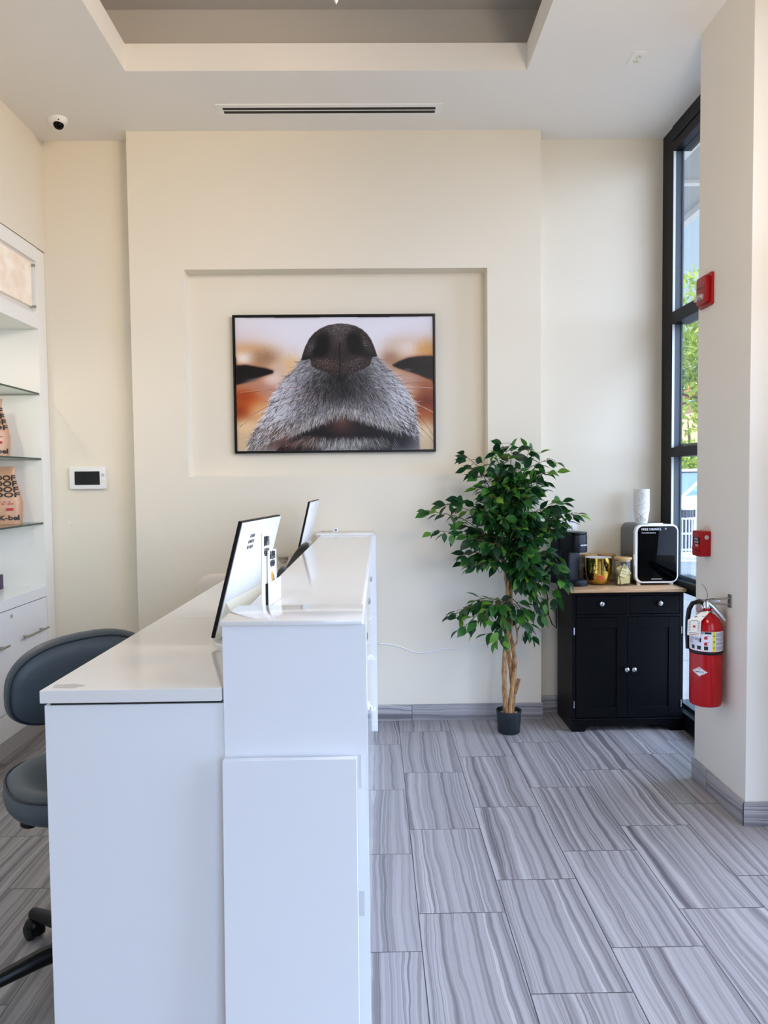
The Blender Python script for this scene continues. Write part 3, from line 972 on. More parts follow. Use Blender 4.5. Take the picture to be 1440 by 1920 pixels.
tag(obj('transaction_counter', m, WTOP), 'long raised white counter top between the two desk end caps', 'counter')
# loose white board leaning on the end of the desk
mk = Matrix.Translation((-.352, 1.604, 0)) @ Matrix.Rotation(math.radians(-2.2), 4, 'X')
bd = obj('leaning_board', M().box(0, .306, 0, .019, 0, .882, .0008, 1, mx=mk), WLAM)
tag(bd, 'flat white board leaning against the near end of the reception desk', 'board')

# ------------------------------------------------------------------ all-in-one computers
def aio(name, label, nb, nt, fb, base_c, txt):
    """nb, nt, fb: near-bottom, near-top, far-bottom corners of the panel"""
    nb, nt, fb = Vector(nb), Vector(nt), Vector(fb)
    e1 = fb - nb; w = e1.length; e1.normalize()
    e2 = nt - nb; h = e2.length; e2.normalize()
    n = e1.cross(e2)
    if n.x < 0:
        n = -n
    n.normalize()
    mx = frame_mx(nb, e1, e2, n)       # x along width, y up, z out of the back
    t = thing(name, label, 'computer', (base_c[0], base_c[1], 1.042))
    obj('screen', M().box(0, w, 0, h, -.007, .0, .001, 1, mx=mx), SCREEN, t)
    obj('bezel', M().box(-.001, w + .001, -.001, h + .001, -.0065, .003, .001, 1, mx=mx), BLKP, t)
    b = M()
    b.box(.004, w - .001, .004, h - .002, .003, .007, .002, mx=mx)
    obj('back_shell', b, WPLA, t)
    ch = M()
    prof = [(.006, .007), (.006, .03), (.02, .038), (.05, .036), (.085, .026), (.105, .007)]
    vs = [(x, y, z) for x in (.02, .05, w - .05, w - .02) for y, z in prof]
    k = len(prof)
    fs = [(i * k + j, i * k + j + 1, (i + 1) * k + j + 1, (i + 1) * k + j) for i in range(3) for j in range(k - 1)]
    fs += [tuple(range(k)), tuple(range(3 * k, 4 * k))]
    ch.add(vs, fs, mx)
    obj('rear_chin', ch, CRMP, t)
    s = M()
    c = mx @ Vector((w / 2, .07, .03))
    s.tube([c, (c.x + .012, c.y, 1.10), (base_c[0] + .01, base_c[1], 1.05)], .016, 14)
    obj('stand', s, WPLA, t)
    s = M().lathe([(1, 0), (1, .006), (.96, .010)], 40, Matrix.Translation((base_c[0], base_c[1], 1.042)) @ Matrix.Diagonal((.070, .15, 1, 1)))
    obj('base', s, WPLA, t)
    l = M()
    for i, s_t in enumerate(txt):
        # the print is too small to read in the photograph: short dark dashes stand for the words
        for k in range(s_t):
            quad(l, mx @ Vector((w * .30 + (k - s_t / 2 + .5) * .017, h * .86 - i * .018, .0072)), e1, e2, .014 * random.uniform(.7, 1), .010)
    if txt:
        obj('lettering', l, INKB, t)
    return t
E1 = dict()
aio('computer', 'white all-in-one computer tilted back on the low worktop, the nearer of two, seen from behind', (-.470, 2.10, 1.064), (-.384, 2.10, 1.400), (-.418, 2.56, 1.060), (-.418, 2.205), [3, 4, 4])
aio('computer', 'white all-in-one computer on the worktop by the back wall, mostly hidden by the counter', (-.420, 3.86, 1.064), (-.341, 3.86, 1.401), (-.405, 4.32, 1.064), (-.395, 4.08), [1])

# brochure holder with cards
v = thing('brochure_holder', 'small white and black card holder standing on the raised counter', 'card holder', (-.278, 1.98, 1.186))
ax = Vector((.013 / .13, .13 / .13, 0)).normalized()
nx_ = Vector((ax.y, -ax.x, 0))
hm = frame_mx((-.281, 1.915, 1.186), ax, (0, 0, 1), nx_)
obj('front_plate', M().box(0, .135, 0, .062, .0, .003, mx=hm), WPLA, v)
obj('back_plate', M().box(0, .135, 0, .064, -.016, -.013, mx=hm), WPLA, v)
obj('side_gusset', M().box(.002, .006, 0, .060, -.013, 0, mx=hm), BLKP, v)
obj('side_gusset', M().box(.129, .133, 0, .060, -.013, 0, mx=hm), BLKP, v)
obj('foot', M().box(0, .135, 0, .003, -.02, .003, mx=hm), WPLA, v)
def card(zb, x0, wd, ht, lean, label, logo):
    cm = hm @ Matrix.Translation((x0, .004, zb)) @ Matrix.Rotation(lean, 4, 'Z')
    t = thing('brochure', label, 'brochure', hm @ Vector((x0 + wd / 2, .004, zb)), 'brochures in the card holder')
    obj('sheet', M().box(0, wd, 0, ht, -.0012, .0012, mx=cm), PAPW, t)
    xd = cm.to_3x3() @ Vector((1, 0, 0)); yd = Vector((0, 0, 1))
    l = M()
    for s_t, z, h in (('BONEFISH', .93, .012), ('SHORTS', .86, .012), ('SCOPE', .76, .011), ('THE MIX', .69, .011)):
        pass
    for z, ww, hh in ((.93, .62, .016), (.87, .66, .016), (.78, .55, .009), (.745, .6, .009), (.71, .5, .009)):
        for k in range(5):
            quad(l, cm @ Vector((wd * (.5 - ww / 2 + ww * (k + .5) / 5), ht * z, .0013)), xd, yd, wd * ww / 5 * random.uniform(.6, .95), hh * random.uniform(.7, 1))
    obj('lettering', l, INKB, t)
    if logo:
        obj('badge', quad(M(), cm @ Vector((wd * .45, ht * .50, .0013)), xd, yd, .022, .022), mat('gold_ink', rgb(206, 158, 62), .5), t)
        r = M()
        r.lathe([(.020, 0), (.020, .0004), (.014, .0004), (.014, 0)], 20, cm @ Matrix.Translation((wd * .62, ht * .30, .0012)) @ Matrix.Diagonal((.7, 1.7, 1, 1)))
        obj('emblem', r, INKG, t)
card(-.004, .012, .092, .143, -.05, 'white folded brochure at the front of the card holder with a gold square', True)
card(-.009, -.035, .095, .190, -.06, 'taller white brochure standing behind in the card holder', False)

# payment terminal and desk organiser behind the counter edge
v = thing('card_terminal', 'slate grey card payment terminal on the worktop behind the brochures', 'payment terminal', (-.40, 3.0, 1.042))
mk = Matrix.Translation((-.398, 2.98, 1.042)) @ Matrix.Rotation(math.radians(20), 4, 'Y')
obj('body', M().box(-.03, .03, -.06, .06, .0, .085, .008, mx=mk), BLKP, v)
obj('keypad_face', M().box(-.030, .026, -.05, .05, .085, .118, .006, mx=mk), SLATE, v)
obj('base', M().box(-.44, -.35, 2.92, 3.04, 1.042, 1.052, .003), BLKP, v)

v = thing('desk_organizer', 'black arched desk organiser standing along the edge of the raised counter', 'organiser', (-.37, 3.4, 1.042))
pa, pb = Vector((-.402, 3.14, 0)), Vector((-.343, 3.76, 0))
dv = (pb - pa); Ld = dv.length; dv.normalize()
nn = Vector((-dv.y, dv.x, 0))
def arch(off, name):
    om = frame_mx((pa.x + nn.x * off, pa.y + nn.y * off, 1.042), dv, (0, 0, 1), -nn)
    top = []
    for i in range(21):
        s = i / 20
        top.append((s * Ld, .055 + .105 * math.sin(PI / 2 * min(1, s * 1.15)) ** .9 - (.012 * max(0, s - .9) / .1)))
    inner = [(.10 + (Ld - .16) * i / 16, .03 + .085 * math.sin(PI / 2 * min(1, (.16 + .84 * i / 16) * 1.1)) ** .9) for i in range(17)]
    lower = [(.10 + (Ld - .16) * i / 16, .022) for i in range(17)]
    m = M()
    n = len(top)
    # band above the slot and band below it
    def strip(A, B):
        k = len(A)
        vs = [(x, y, z) for z in (0, .006) for x, y in A + B]
        fs = []
        for i in range(k - 1):
            fs += [(i, i + 1, k + i + 1, k + i), (2 * k + i, 3 * k + i, 3 * k + i + 1, 2 * k + i + 1), (i, 2 * k + i, 2 * k + i + 1, i + 1), (k + i, k + i + 1, 3 * k + i + 1, 3 * k + i)]
        fs += [(0, k, 3 * k, 2 * k), (k - 1, 3 * k - 1, 4 * k - 1, 2 * k - 1)]
        m.add(vs, fs, om)
    rs = lambda P, k: [P[min(len(P) - 1, int(round(i * (len(P) - 1) / (k - 1))))] for i in range(k)]
    strip(rs(top, 17), inner)
    strip(lower, [(x, 0) for x, _ in lower])
    strip([(0, .055), (.10, .055 + .03)], [(0, 0), (.10, 0)])
    strip([(Ld - .06, .13), (Ld, .148)], [(Ld - .06, 0), (Ld, 0)])
    strip([(Ld * .62, .12), (Ld * .655, .12)], [(Ld * .58, .02), (Ld * .61, .02)])
    return obj(name, m, BLKP, v)
arch(0.0, 'side_panel')
om = frame_mx((pa.x, pa.y, 1.042), dv, (0, 0, 1), -nn)
obj('tray', M().box(0, Ld, 0, .004, -.045, .006, mx=om), BLKM, v)

# pale round stack, far corner of the worktop
for i in range(3):
    tag(obj('paper_bowl', M().lathe([(.012, 0), (.020, .003), (.033, .016), (.034, .017), (.0315, .016), (.018, .004), (.001, .004)], 28, Matrix.Translation((-.528, 4.2, 1.042 + i * .0095))), LINEN),
        ['pale bowl at the bottom of the small stack on the far worktop', 'pale bowl in the middle of the small stack on the far worktop', 'pale bowl on top of the small stack on the far worktop'][i], 'bowl', 'pale bowls stacked on the far worktop')

# small cube sensor and screws on the far cap
v = thing('cube_sensor', 'tiny white cube device with a dark window on the far desk cap', 'sensor', (-.236, 4.45, 1.197))
obj('housing', M().box(-.250, -.222, 4.437, 4.463, 1.197, 1.223, .003), WPLA, v)
obj('window', M().box(-.240, -.236, 4.4365, 4.44, 1.203, 1.217).box(-.234, -.228, 4.4365, 4.44, 1.203, 1.217), SLATE, v)
pts = [(-.325, 4.45, 1.1985), (-.318, 4.455, 1.204), (-.31, 4.45, 1.199), (-.302, 4.445, 1.2035), (-.292, 4.45, 1.1985)]
tag(obj('wire_tie', M().tube(pts, .0016, 6), STEEL), 'thin bent wire tie lying on the far desk cap', 'wire')
tag(obj('metal_screw', M().lathe([(.004, 0), (.004, .002), (.0018, .003), (.0012, .009)], 10, Matrix.Translation((-.272, 4.45, 1.197))), STEEL), 'small metal screw beside the cube device on the far desk cap', 'screw')

# ------------------------------------------------------------------ chairs
ch = thing('office_chair', 'blue-grey upholstered swivel chair with black castor base behind the desk', 'chair', (-.89, 2.21, 0))
cx, cy = -.89, 2.21
fdir = Vector((.53, -.85, 0)).normalized()
udir = Vector((.85, .53, 0)).normalized()
mk = frame_mx((cx - .030, cy + .080, .572), udir, -fdir, (0, 0, 1))
st = obj('seat', cushion(M(), .240, .235, .105, 2.5, puff=.18, mx=mk), GREYB, ch)
obj('piping', M().tube([mk @ Vector((x, y, .033)) for x, y in superell(.2325, .2275, 2.5, 48)] + [mk @ Vector((.2325, 0, .033))], .0035, 6, cap=False), GREYD, st)
bc = Vector((-1.020, 2.500, .858))
def warp(p):
    return Vector((p.x, p.y + .02 * math.sin(p.x * 5), p.z + .9 * p.x * p.x))
tilt = Matrix.Rotation(math.radians(8), 4, 'X')
bm_ = frame_mx(bc, udir, (0, 0, 1), fdir) @ tilt
bk = obj('backrest', cushion(M(), .240, .148, .120, 2.7, puff=.12, mx=bm_, warp=warp), GREYB, ch)
obj('piping', M().tube([bm_ @ warp(Vector((x, y, .034))) for x, y in superell(.240 * .935, .148 * .93, 2.7, 48)] + [bm_ @ warp(Vector((.240 * .935, 0, .034)))], .0035, 6, cap=False), GREYD, bk)
obj('back_bar', M().tube([bm_ @ Vector((0, -.02, -.066)), bm_ @ Vector((0, -.16, -.085)), (cx - .12, cy + .33, .54), (cx - .09, cy + .24, .50), (cx, cy + .04, .492)], .014, 10), BLKP, ch)
obj('gas_lift', M().tube([(cx, cy, .10), (cx, cy, .30)], .026, 14).tube([(cx, cy, .30), (cx, cy, .50)], .015, 12), BLKP, ch)
obj('lever', M().tube([(cx - .02, cy + .04, .490), (cx - .12, cy + .05, .475), (cx - .185, cy + .05, .455)], .010, 8).ball((cx - .205, cy + .05, .449), .028, .018, .016), BLKP, ch)
for k in range(5):
    a = math.radians(146 + 72 * k)
    d = Vector((math.cos(a), math.sin(a), 0))
    e = Vector((cx, cy, 0)) + d * .315
    lg = obj('leg', M().tube([(cx, cy, .112), (cx + d.x * .15, cy + d.y * .15, .105), (e.x, e.y, .082)], [.030, .026, .019], 12), BLKP, ch)
    s = Vector((-d.y, d.x, 0))
    cst = M()
    cst.tube([(e.x, e.y, .09), (e.x, e.y, .052)], .013, 10)
    cst.ball((e.x, e.y, .046), .030, .030, .024)
    for q in (-1, 1):
        w = Matrix.Translation((e.x, e.y, .0275)) @ frame_mx((0, 0, 0), d, (0, 0, 1), s)
        cst.lathe([(.010, q * .008), (.0265, q * .008), (.0275, q * .014), (.0265, q * .024), (.010, q * .026)], 20, w)
    obj('castor', cst, BLKP, lg)

v = thing('fabric_chair', 'pale beige fabric chair behind the desk near the back wall', 'chair', (-.84, 3.75, 0))
wm = frame_mx((-.835, 3.91, .86), (1, 0, 0), (0, .08, 1), (0, -1, 0))
obj('backrest', cushion(M(), .135, .160, .05, 3.2, puff=.15, mx=wm), LINEN, v)
obj('seat', cushion(M(), .22, .21, .08, 3, puff=.15, mx=Matrix.Translation((-.84, 3.70, .50))), LINEN, v)
for x in (-1, 1):
    for y in (-1, 1):
        obj('leg', M().tube([(-.84 + x * .15, 3.70 + y * .14, .47), (-.84 + x * .19, 3.70 + y * .18, 0)], [.014, .009], 10), OAK, v)
obj('back_post', M().box(-.90, -.78, 3.90, 3.92, .45, .72, .004), LINEN, v)

# ------------------------------------------------------------------ built-in shelving on the left
XF = -2.04
S = thing('display_cabinet', 'white built-in display cabinet with open shelves against the left wall', 'cabinet', (-2.25, 3.7, 0))
CBI = mat('cabinet_white', rgb(238, 236, 230), 0.35, var=0.01)
obj('end_stile', M().box(-2.50, XF, 4.532, 4.642, 0, 2.944), CBI, S)
obj('side_panel', M().box(-2.50, XF, 2.94, 2.97, 0, 2.944), CBI, S)
obj('back_board', M().box(-2.515, -2.50, 2.97, 4.532, 0, 2.944), CBI, S)
obj('top_rail', M().box(-2.50, XF + .004, 2.97, 4.532, 2.86, 2.944), CBI, S)
obj('sign_board', M().box(-2.30, -2.055, 2.97, 4.532, 2.53, 2.86), CBI, S)
obj('valance', M().box(-2.50, XF + .002, 2.97, 4.532, 2.456, 2.532), CBI, S)
obj('cabinet_carcass', M().box(-2.50, XF - .022, 2.97, 4.532, .10, .812), CBI, S)
obj('toe_kick', M().box(-2.50, XF - .012, 2.97, 4.532, 0, .10), mat('grey_kick', rgb(186, 186, 188), .4), S)
def drawer(y0, y1, z0, z1, handle, lock):
    d = obj('drawer', M().box(XF - .02, XF, y0, y1, z0, z1, .001, 1), WLAM, S)
    if handle:
        a, b, z = handle
        h = M().tube([(XF + .032, a, z), (XF + .032, b, z)], .006, 10)
        for y in (a + .05, b - .05):
            h.tube([(XF, y, z), (XF + .032, y, z)], .005, 8)
        obj('handle', h, STEEL, d)
    if lock:
        obj('key_lock', M().lathe([(.011, 0), (.011, .004), (.004, .0045)], 16, frame_mx((XF, lock[0], lock[1]), (0, 1, 0), (0, 0, 1), (1, 0, 0))), CHRM, d)
drawer(4.075 - .07, 4.528, .245, .808, (4.17, 4.475, .629), (4.085, .772))
drawer(3.48, 4.002, .245, .808, (3.78, 4.085 - .09, .625), None)
drawer(2.975, 3.477, .245, .808, (3.1, 3.4, .625), None)
obj('plinth_panel', M().box(XF - .02, XF - .002, 2.975, 4.528, .10, .240), WLAM, S)
tag(obj('cabinet_worktop', M().box(-2.50, XF + .003, 2.972, 4.530, .814, .878, .001, 1), WLAM), 'white countertop slab of the left display cabinet', 'countertop')
for i, z in enumerate((2.066, 1.668, 1.272)):
    m = M()
    m.box(-2.49, XF - .004, 2.98, 4.526, z - .010, z)
    # edges get the green edge material
    m.mi = [0, 1, 1, 1, 0, 0]
    m.f  # faces: -x, +x, -y, +y, bottom, top
    o = obj('glass_shelf', m, [SHELFG, SHEDGE], None)
    tag(o, ['upper glass shelf with dark green edge, empty, in the left cabinet', 'middle glass shelf carrying the upper kraft bag in the left cabinet', 'lowest glass shelf with bright green edge carrying the lower kraft bag'][i], 'shelf', 'glass shelves in the left cabinet')
# acrylic sign over the shelves
v = thing('acrylic_sign', 'clear acrylic sign panel on metal standoffs above the glass shelves', 'sign', (XF, 3.8, 2.55))
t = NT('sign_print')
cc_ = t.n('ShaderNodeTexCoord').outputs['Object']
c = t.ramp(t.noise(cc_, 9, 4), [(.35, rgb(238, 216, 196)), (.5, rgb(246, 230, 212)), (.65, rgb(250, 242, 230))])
b = t.bsdf(Roughness=.12); t.l(c, b.inputs['Base Color']); t.l(c, b.inputs['Emission Color']); b.inputs['Emission Strength'].default_value = .28; t.l(b.outputs[0], t.out.inputs[0])  # slight emission added to brighten the print
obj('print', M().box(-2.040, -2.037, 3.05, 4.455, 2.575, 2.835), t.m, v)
obj('acrylic_panel', M().box(-2.037, -2.031, 3.03, 4.492, 2.552, 2.856), ACRY, v)
for y in (3.06, 4.470):
    for z in (2.576, 2.822):
        obj('standoff', M().lathe([(.009, -.024), (.009, .008), (.006, .010)], 16, frame_mx((-2.031, y, z), (0, 1, 0), (0, 0, 1), (1, 0, 0))), STEEL, v)

def bag(name, label, cy, z0, wd, dp, ht, xr, rot, lines):
    """flat-bottomed kraft bag, pinched at the top"""
    mk = Matrix.Translation((xr, cy, z0)) @ Matrix.Rotation(rot, 4, 'Z')
    t = thing(name, label, 'bag', (xr, cy, z0), 'kraft treat bags on the glass shelves')
    prof = [(0, 1, 1), (.08, 1.02, 1.05), (.35, 1.0, 1.0), (.55, .93, .8), (.72, .80, .5), (.84, .74, .25), (.90, .73, .12), (1.0, .75, .08)]
    vs, fs = [], []
    k = 32
    for z, sx, sy in prof:
        for x, y in superell(wd / 2 * sx, dp / 2 * sy, 4.2, k):
            vs.append((x + .004 * math.sin(z * 9 + x * 40), y + .003 * math.sin(z * 14 + x * 60), z * ht))
    for j in range(len(prof) - 1):
        for i in range(k):
            fs.append((j * k + i, j * k + (i + 1) % k, (j + 1) * k + (i + 1) % k, (j + 1) * k + i))
    fs += [tuple(range(k - 1, -1, -1)), tuple(range((len(prof) - 1) * k, len(prof) * k))]
    obj('pouch', M().add(vs, fs, mk), KRAFT, t)
    def surf(a, z):
        zz = max(0, min(1, z / ht))
        for (za, xa, ya), (zb, xb, yb) in zip(prof, prof[1:]):
            if za <= zz <= zb:
                f = (zz - za) / (zb - za)
                sx, sy = xa + (xb - xa) * f, ya + (yb - ya) * f
        u = min(.999, abs(a) / (wd / 2 * sx))
        yy = dp / 2 * sy * (1 - u ** 4.2) ** (1 / 4.2)
        return mk @ Vector((a, -yy - .0035, z))
    for s_t, cx_, cz, w, h, ma in lines:
        l = M()
        text(l, s_t, (0, 0, 0), (1, 0, 0), (0, 0, 1), w=w, h=h, bold=.03, bend=lambda a, b: surf(a + cx_, b + cz))
        obj('lettering', l, ma, t)
    return t
BL = [('WOOF', 0, .80, .72, .095, INKB), ('WOOF', .0, .70, .78, .095, INKB), ('WOOF', 0, .60, .84, .095, INKB), ('WOOF', .0, .505, .90, .085, INKB), ('- - - - -', 0, .385, .5, .012, INKR), ('- -- - --', 0, .35, .62, .014, INKR), ('-', .22, .255, .16, .045, INKR), ('BARK-bel', .0, .11, .86, .085, INKB)]
def blines(w, h):
    return [(s, a * w, z * h, ww * w, hh * h, m_) for s, a, z, ww, hh, m_ in BL]
bag('treat_bag', 'kraft treat bag on the lowest glass shelf with WOOF lettering', 4.41, 1.272, .24, .11, .345, -2.245, math.radians(24), blines(.24, .345))
bag('treat_bag', 'kraft treat bag on the middle glass shelf, just inside the frame', 4.36, 1.668, .24, .11, .352, -2.285, math.radians(36), blines(.24, .352))
tag(obj('purple_box', M().box(-2.36, -2.252, 4.33, 4.43, .878, .965, .002), PURP), 'purple box on the left cabinet countertop', 'box')

# ------------------------------------------------------------------ coffee cabinet
C = thing('coffee_cabinet', 'black wooden cabinet with oak top standing beside the window', 'cabinet', (1.495, 4.44, 0))
cx0, cx1, cy0, cy1 = 1.165, 1.828, 4.262, 4.60
m = M()
m.box(cx0, cx1, cy0 + .018, cy1, .075, .833)
m.box(cx0, cx0 + .022, cy0, cy0 + .018, .075, .833).box(cx1 - .022, cx1, cy0, cy0 + .018, .075, .833)
m.box(cx0 + .022, cx1 - .022, cy0, cy0 + .018, .815, .833).box(cx0 + .022, cx1 - .022, cy0, cy0 + .018, .688, .703)
m.box(1.488, 1.508, cy0, cy0 + .018, .703, .815)
obj('carcass', m, CABK, C)
obj('cabinet_top', M().box(1.152, 1.836, 4.237, 4.604, .836, .856, .003), OAK, C)
m = M().box(cx0 - .006, cx1 + .006, cy0 - .006, cy0 + .02, .068, .08, .002)
def apron():
    p = [(cx0, 0), (cx0 + .075, 0), (cx0 + .085, .02), (cx0 + .11, .035), (cx1 - .11, .035), (cx1 - .085, .02), (cx1 - .075, 0), (cx1, 0), (cx1, .07), (cx0, .07)]
    m.prism(p, -cy0 - .018, -cy0 + .0, frame_mx((0, 0, 0), (1, 0, 0), (0, 0, 1), (0, -1, 0)))
apron()
m.box(cx0, cx0 + .02, cy0 + .018, cy1, 0, .075).box(cx1 - .02, cx1, cy0 + .018, cy1, 0, .075)
obj('plinth', m, CABK, C)
def knob(x, z, par, y=cy0):
    obj('knob', M().lathe([(.0055, 0), (.0055, .010), (.0125, .014), (.0150, .020), (.0135, .026), (.006, .0285), (.0005, .029)], 20, frame_mx((x, y - .003, z), (1, 0, 0), (0, 0, 1), (0, -1, 0))), CHRM, par)
for x0, x1, kx in ((cx0 + .025, 1.486, 1.335), (1.510, cx1 - .025, 1.681)):
    d = obj('drawer', M().box(x0, x1, cy0 - .002, cy0 + .016, .706, .812, .0015, 1), CABK, C)
    knob(kx, .770, d)
for x0, x1, kx, hx in ((cx0 + .025, 1.4945, 1.484, cx0 + .012), (1.4965, cx1 - .025, 1.527, cx1 - .012)):
    f = M()
    z0, z1 = .084, .685
    a = .062
    f.box(x0, x0 + a, cy0 - .003, cy0 + .016, z0, z1, .0012, 1).box(x1 - a, x1, cy0 - .003, cy0 + .016, z0, z1, .0012, 1)
    f.box(x0 + a, x1 - a, cy0 - .003, cy0 + .016, z0, z0 + a, .0012, 1).box(x0 + a, x1 - a, cy0 - .003, cy0 + .016, z1 - a, z1, .0012, 1)
    f.box(x0 + a, x1 - a, cy0 + .005, cy0 + .016, z0 + a, z1 - a)
    d = obj('door', f, CABK, C)
    knob(kx, .377, d)
    for z in (.606, .166):
        obj('hinge', M().tube([(hx, cy0 - .002, z - .021), (hx, cy0 - .002, z + .021)], .0038, 8), CHRM, d)

ZT = .856
# single-serve coffee maker, turned towards the room
K = thing('coffee_maker', 'navy black single-serve coffee maker on the left end of the cabinet', 'coffee maker', (1.20, 4.49, ZT))
km = Matrix.Translation((1.205, 4.475, ZT)) @ Matrix.Rotation(math.radians(24), 4, 'Z')
w2 = .056
obj('water_tank', M().prism(rrect(-w2, w2, .02, .125, .02), 0, .318, km, .004), NAVY, K)
obj('column', M().prism(rrect(-.046, .046, -.05, .03, .012), 0, .23, km, .002), NAVY, K)
hd = M().prism(rrect(-w2, w2, -.125, .04, .040, 8), .205, .312, km, .004)
hdo = obj('brew_head', hd, NAVY, K)
obj('lid', M().prism(rrect(-w2 + .001, w2 - .001, -.124, .06, .040, 8), .3135, .328, km, .004), BLKP, K)
l = M()
text(l, 'KEURIG', km @ Vector((.004, -.1254, .242)), (km.to_3x3() @ Vector((1, 0, 0))), (0, 0, 1), w=.052, h=.0085, bold=.03, bend=lambda a, b: km @ Vector((a + .012, -.1258 + max(0, abs(a + .012) - .016) ** 2 * 14, b + .25)))
obj('lettering', l, INKW, K)
obj('drip_tray', M().prism(rrect(-w2, w2, -.13, .03, .036, 8), 0, .036, km, .004), NAVY, K)

# gold bowl with a sleeping face
B = thing('gold_pot', 'shiny gold pot with closed eyes and orange lips between the jars', 'pot', (1.380, 4.452, ZT))
bx, by = 1.380, 4.452
pr = [(.030, 0), (.052, .006), (.066, .022), (.074, .048), (.0785, .090), (.080, .167)]
bowlm = Matrix.Translation((bx, by, ZT))
obj('shell', M().lathe([(.001, 0)] + pr + [(.0785, .167)], 56, bowlm), GOLD, B, ang=60)
obj('lining', M().lathe([(.0787, .1675), (.0780, .167), (.0760, .10), (.068, .05), (.05, .02), (.001, .016)], 48, bowlm), WPLA, B, ang=60)
fa = math.atan2(-by, -bx) + math.radians(4)
def bsurf(s, z, lift=.0012):
    r = np.interp(z, [p[1] for p in pr], [p[0] for p in pr]) + lift
    a = fa + s / .079
    return (bx + r * math.cos(a), by + r * math.sin(a), ZT + z)
fc = M()
for c in (-.026, .034):
    for z, bow in ((.126, -.004), (.106, -.012)):
        fc.tube([bsurf(c + .017 * (i / 10 - 1), z + bow * (1 - (i / 10 - 1) ** 2)) for i in range(21)], .0015, 6)
obj('eyelid', fc, BLKP, B)
lp = M()
pts = []
for i in range(24):
    a = 2 * PI * i / 24
    pts.append(bsurf(.010 + .023 * math.cos(a), .045 + .0115 * math.sin(a) - .003 * math.cos(2 * a)))
lp.add(pts + [bsurf(.010, .045, .003)], [(i, (i + 1) % 24, 24) for i in range(24)])
obj('lips', lp, ORNG, B)

def jar(x, y, label):
    t = thing('glass_jar', label, 'jar', (x, y, ZT), 'glass jars with bamboo lids')
    jm = Matrix.Translation((x, y, ZT))
    obj('glass_body', M().lathe([(.001, 0), (.044, 0), (.049, .006), (.049, .153), (.047, .159), (.0465, .153), (.0465, .008), (.042, .004), (.001, .004)], 40, jm), JARG, t)
    obj('lid', M().lathe([(.001, .149), (.045, .149), (.0455, .159), (.053, .160), (.0545, .166), (.0535, .172), (.001, .174)], 40, jm), BAMB, t)
    return t
JS = [(1.512, 4.398, 'glass jar of tea packets in front, with bamboo lid, beside the fridge'), (1.475, 4.588, 'glass jar of packets behind the gold pot, right of the other back jar'), (1.362, 4.588, 'glass jar behind the gold pot next to the coffee maker')]
for q in JS:
    jar(*q)
TEA = mat('cream_tea_paper', rgb(226, 210, 150), 0.6, var=0.12, scale=40)
TEAI = mat('brown_tea_print', rgb(96, 72, 44), .6, var=.1)
def packet(x, y, z, rz, tl, label, group, lettered=None):
    mk = Matrix.Translation((x, y, z)) @ Matrix.Rotation(rz, 4, 'Z') @ Matrix.Rotation(tl, 4, 'Y')
    t = thing('tea_packet', label, 'tea packet', (x, y, z), group)
    obj('sachet', M().box(-.021, .021, -.003, .003, -.026, .026, .001, 1, mx=mk), TEA, t)
    if lettered:
        l = M()
        r3 = mk.to_3x3()
        text(l, lettered, mk @ Vector((0, -.0034, .012)), r3 @ Vector((1, 0, 0)), r3 @ Vector((0, 0, 1)), w=.034, bold=.01)
        quad(l, mk @ Vector((0, -.0034, -.004)), r3 @ Vector((1, 0, 0)), r3 @ Vector((0, 0, 1)), .030, .0015)
        obj('lettering', l, INKB, t)
x, y = JS[0][:2]
packet(x - .004, y - .028, ZT + .078, .15, .35, 'cream tea packet with dark lettering on top of the pile in the front jar', 'tea packets in the front jar', 'Chamomile')
for i, (dx, dy, dz, rz, tl) in enumerate([(-.022, -.012, .036, .5, .1), (.006, -.030, .034, -.1, 1.35), (.020, -.018, .040, -.5, .15), (.018, -.022, .086, -.4, -.5), (-.010, .010, .048, 1.0, .3), (.010, .018, .050, -.9, -.2), (-.012, .012, .09, .2, -.4), (.016, .010, .10, .6, .5)]):
    packet(x + dx * .8, y + dy * .8, ZT + dz, rz, tl, 'cream tea packet lying in the front glass jar', 'plain tea packets in the front jar')
x, y = JS[1][:2]
for dx, dy, dz, rz, tl in [(-.012, -.02, .036, .3, .1), (.018, -.018, .038, -.4, -.1), (.0, -.022, .088, .1, .3), (.012, .012, .07, .8, .2), (-.014, .014, .06, -.8, .1)]:
    packet(x + dx, y + dy, ZT + dz, rz, tl, 'cream tea packet lying in the back jar right of the gold pot', 'tea packets in the back jar')
x, y = JS[2][:2]
PODW = mat('pod_foil', rgb(206, 210, 214), .4, .2)
for i in range(6):
    a = i * 2.1
    r = .026
    z = ZT + .006 + (i // 3) * .044
    t = thing('coffee_pod', 'coffee pod in the back jar by the coffee maker', 'coffee pod', (x + r * math.cos(a), y + r * math.sin(a) , z), 'coffee pods in the back jar')
    jm = Matrix.Translation((x + r * math.cos(a), y + r * math.sin(a), z))
    obj('cup', M().lathe([(.001, 0), (.014, 0), (.017, .036), (.0185, .037)], 20, jm), BLKP, t)
    obj('foil', M().lathe([(.0185, .037), (.018, .0385), (.001, .039)], 20, jm), PODW, t)

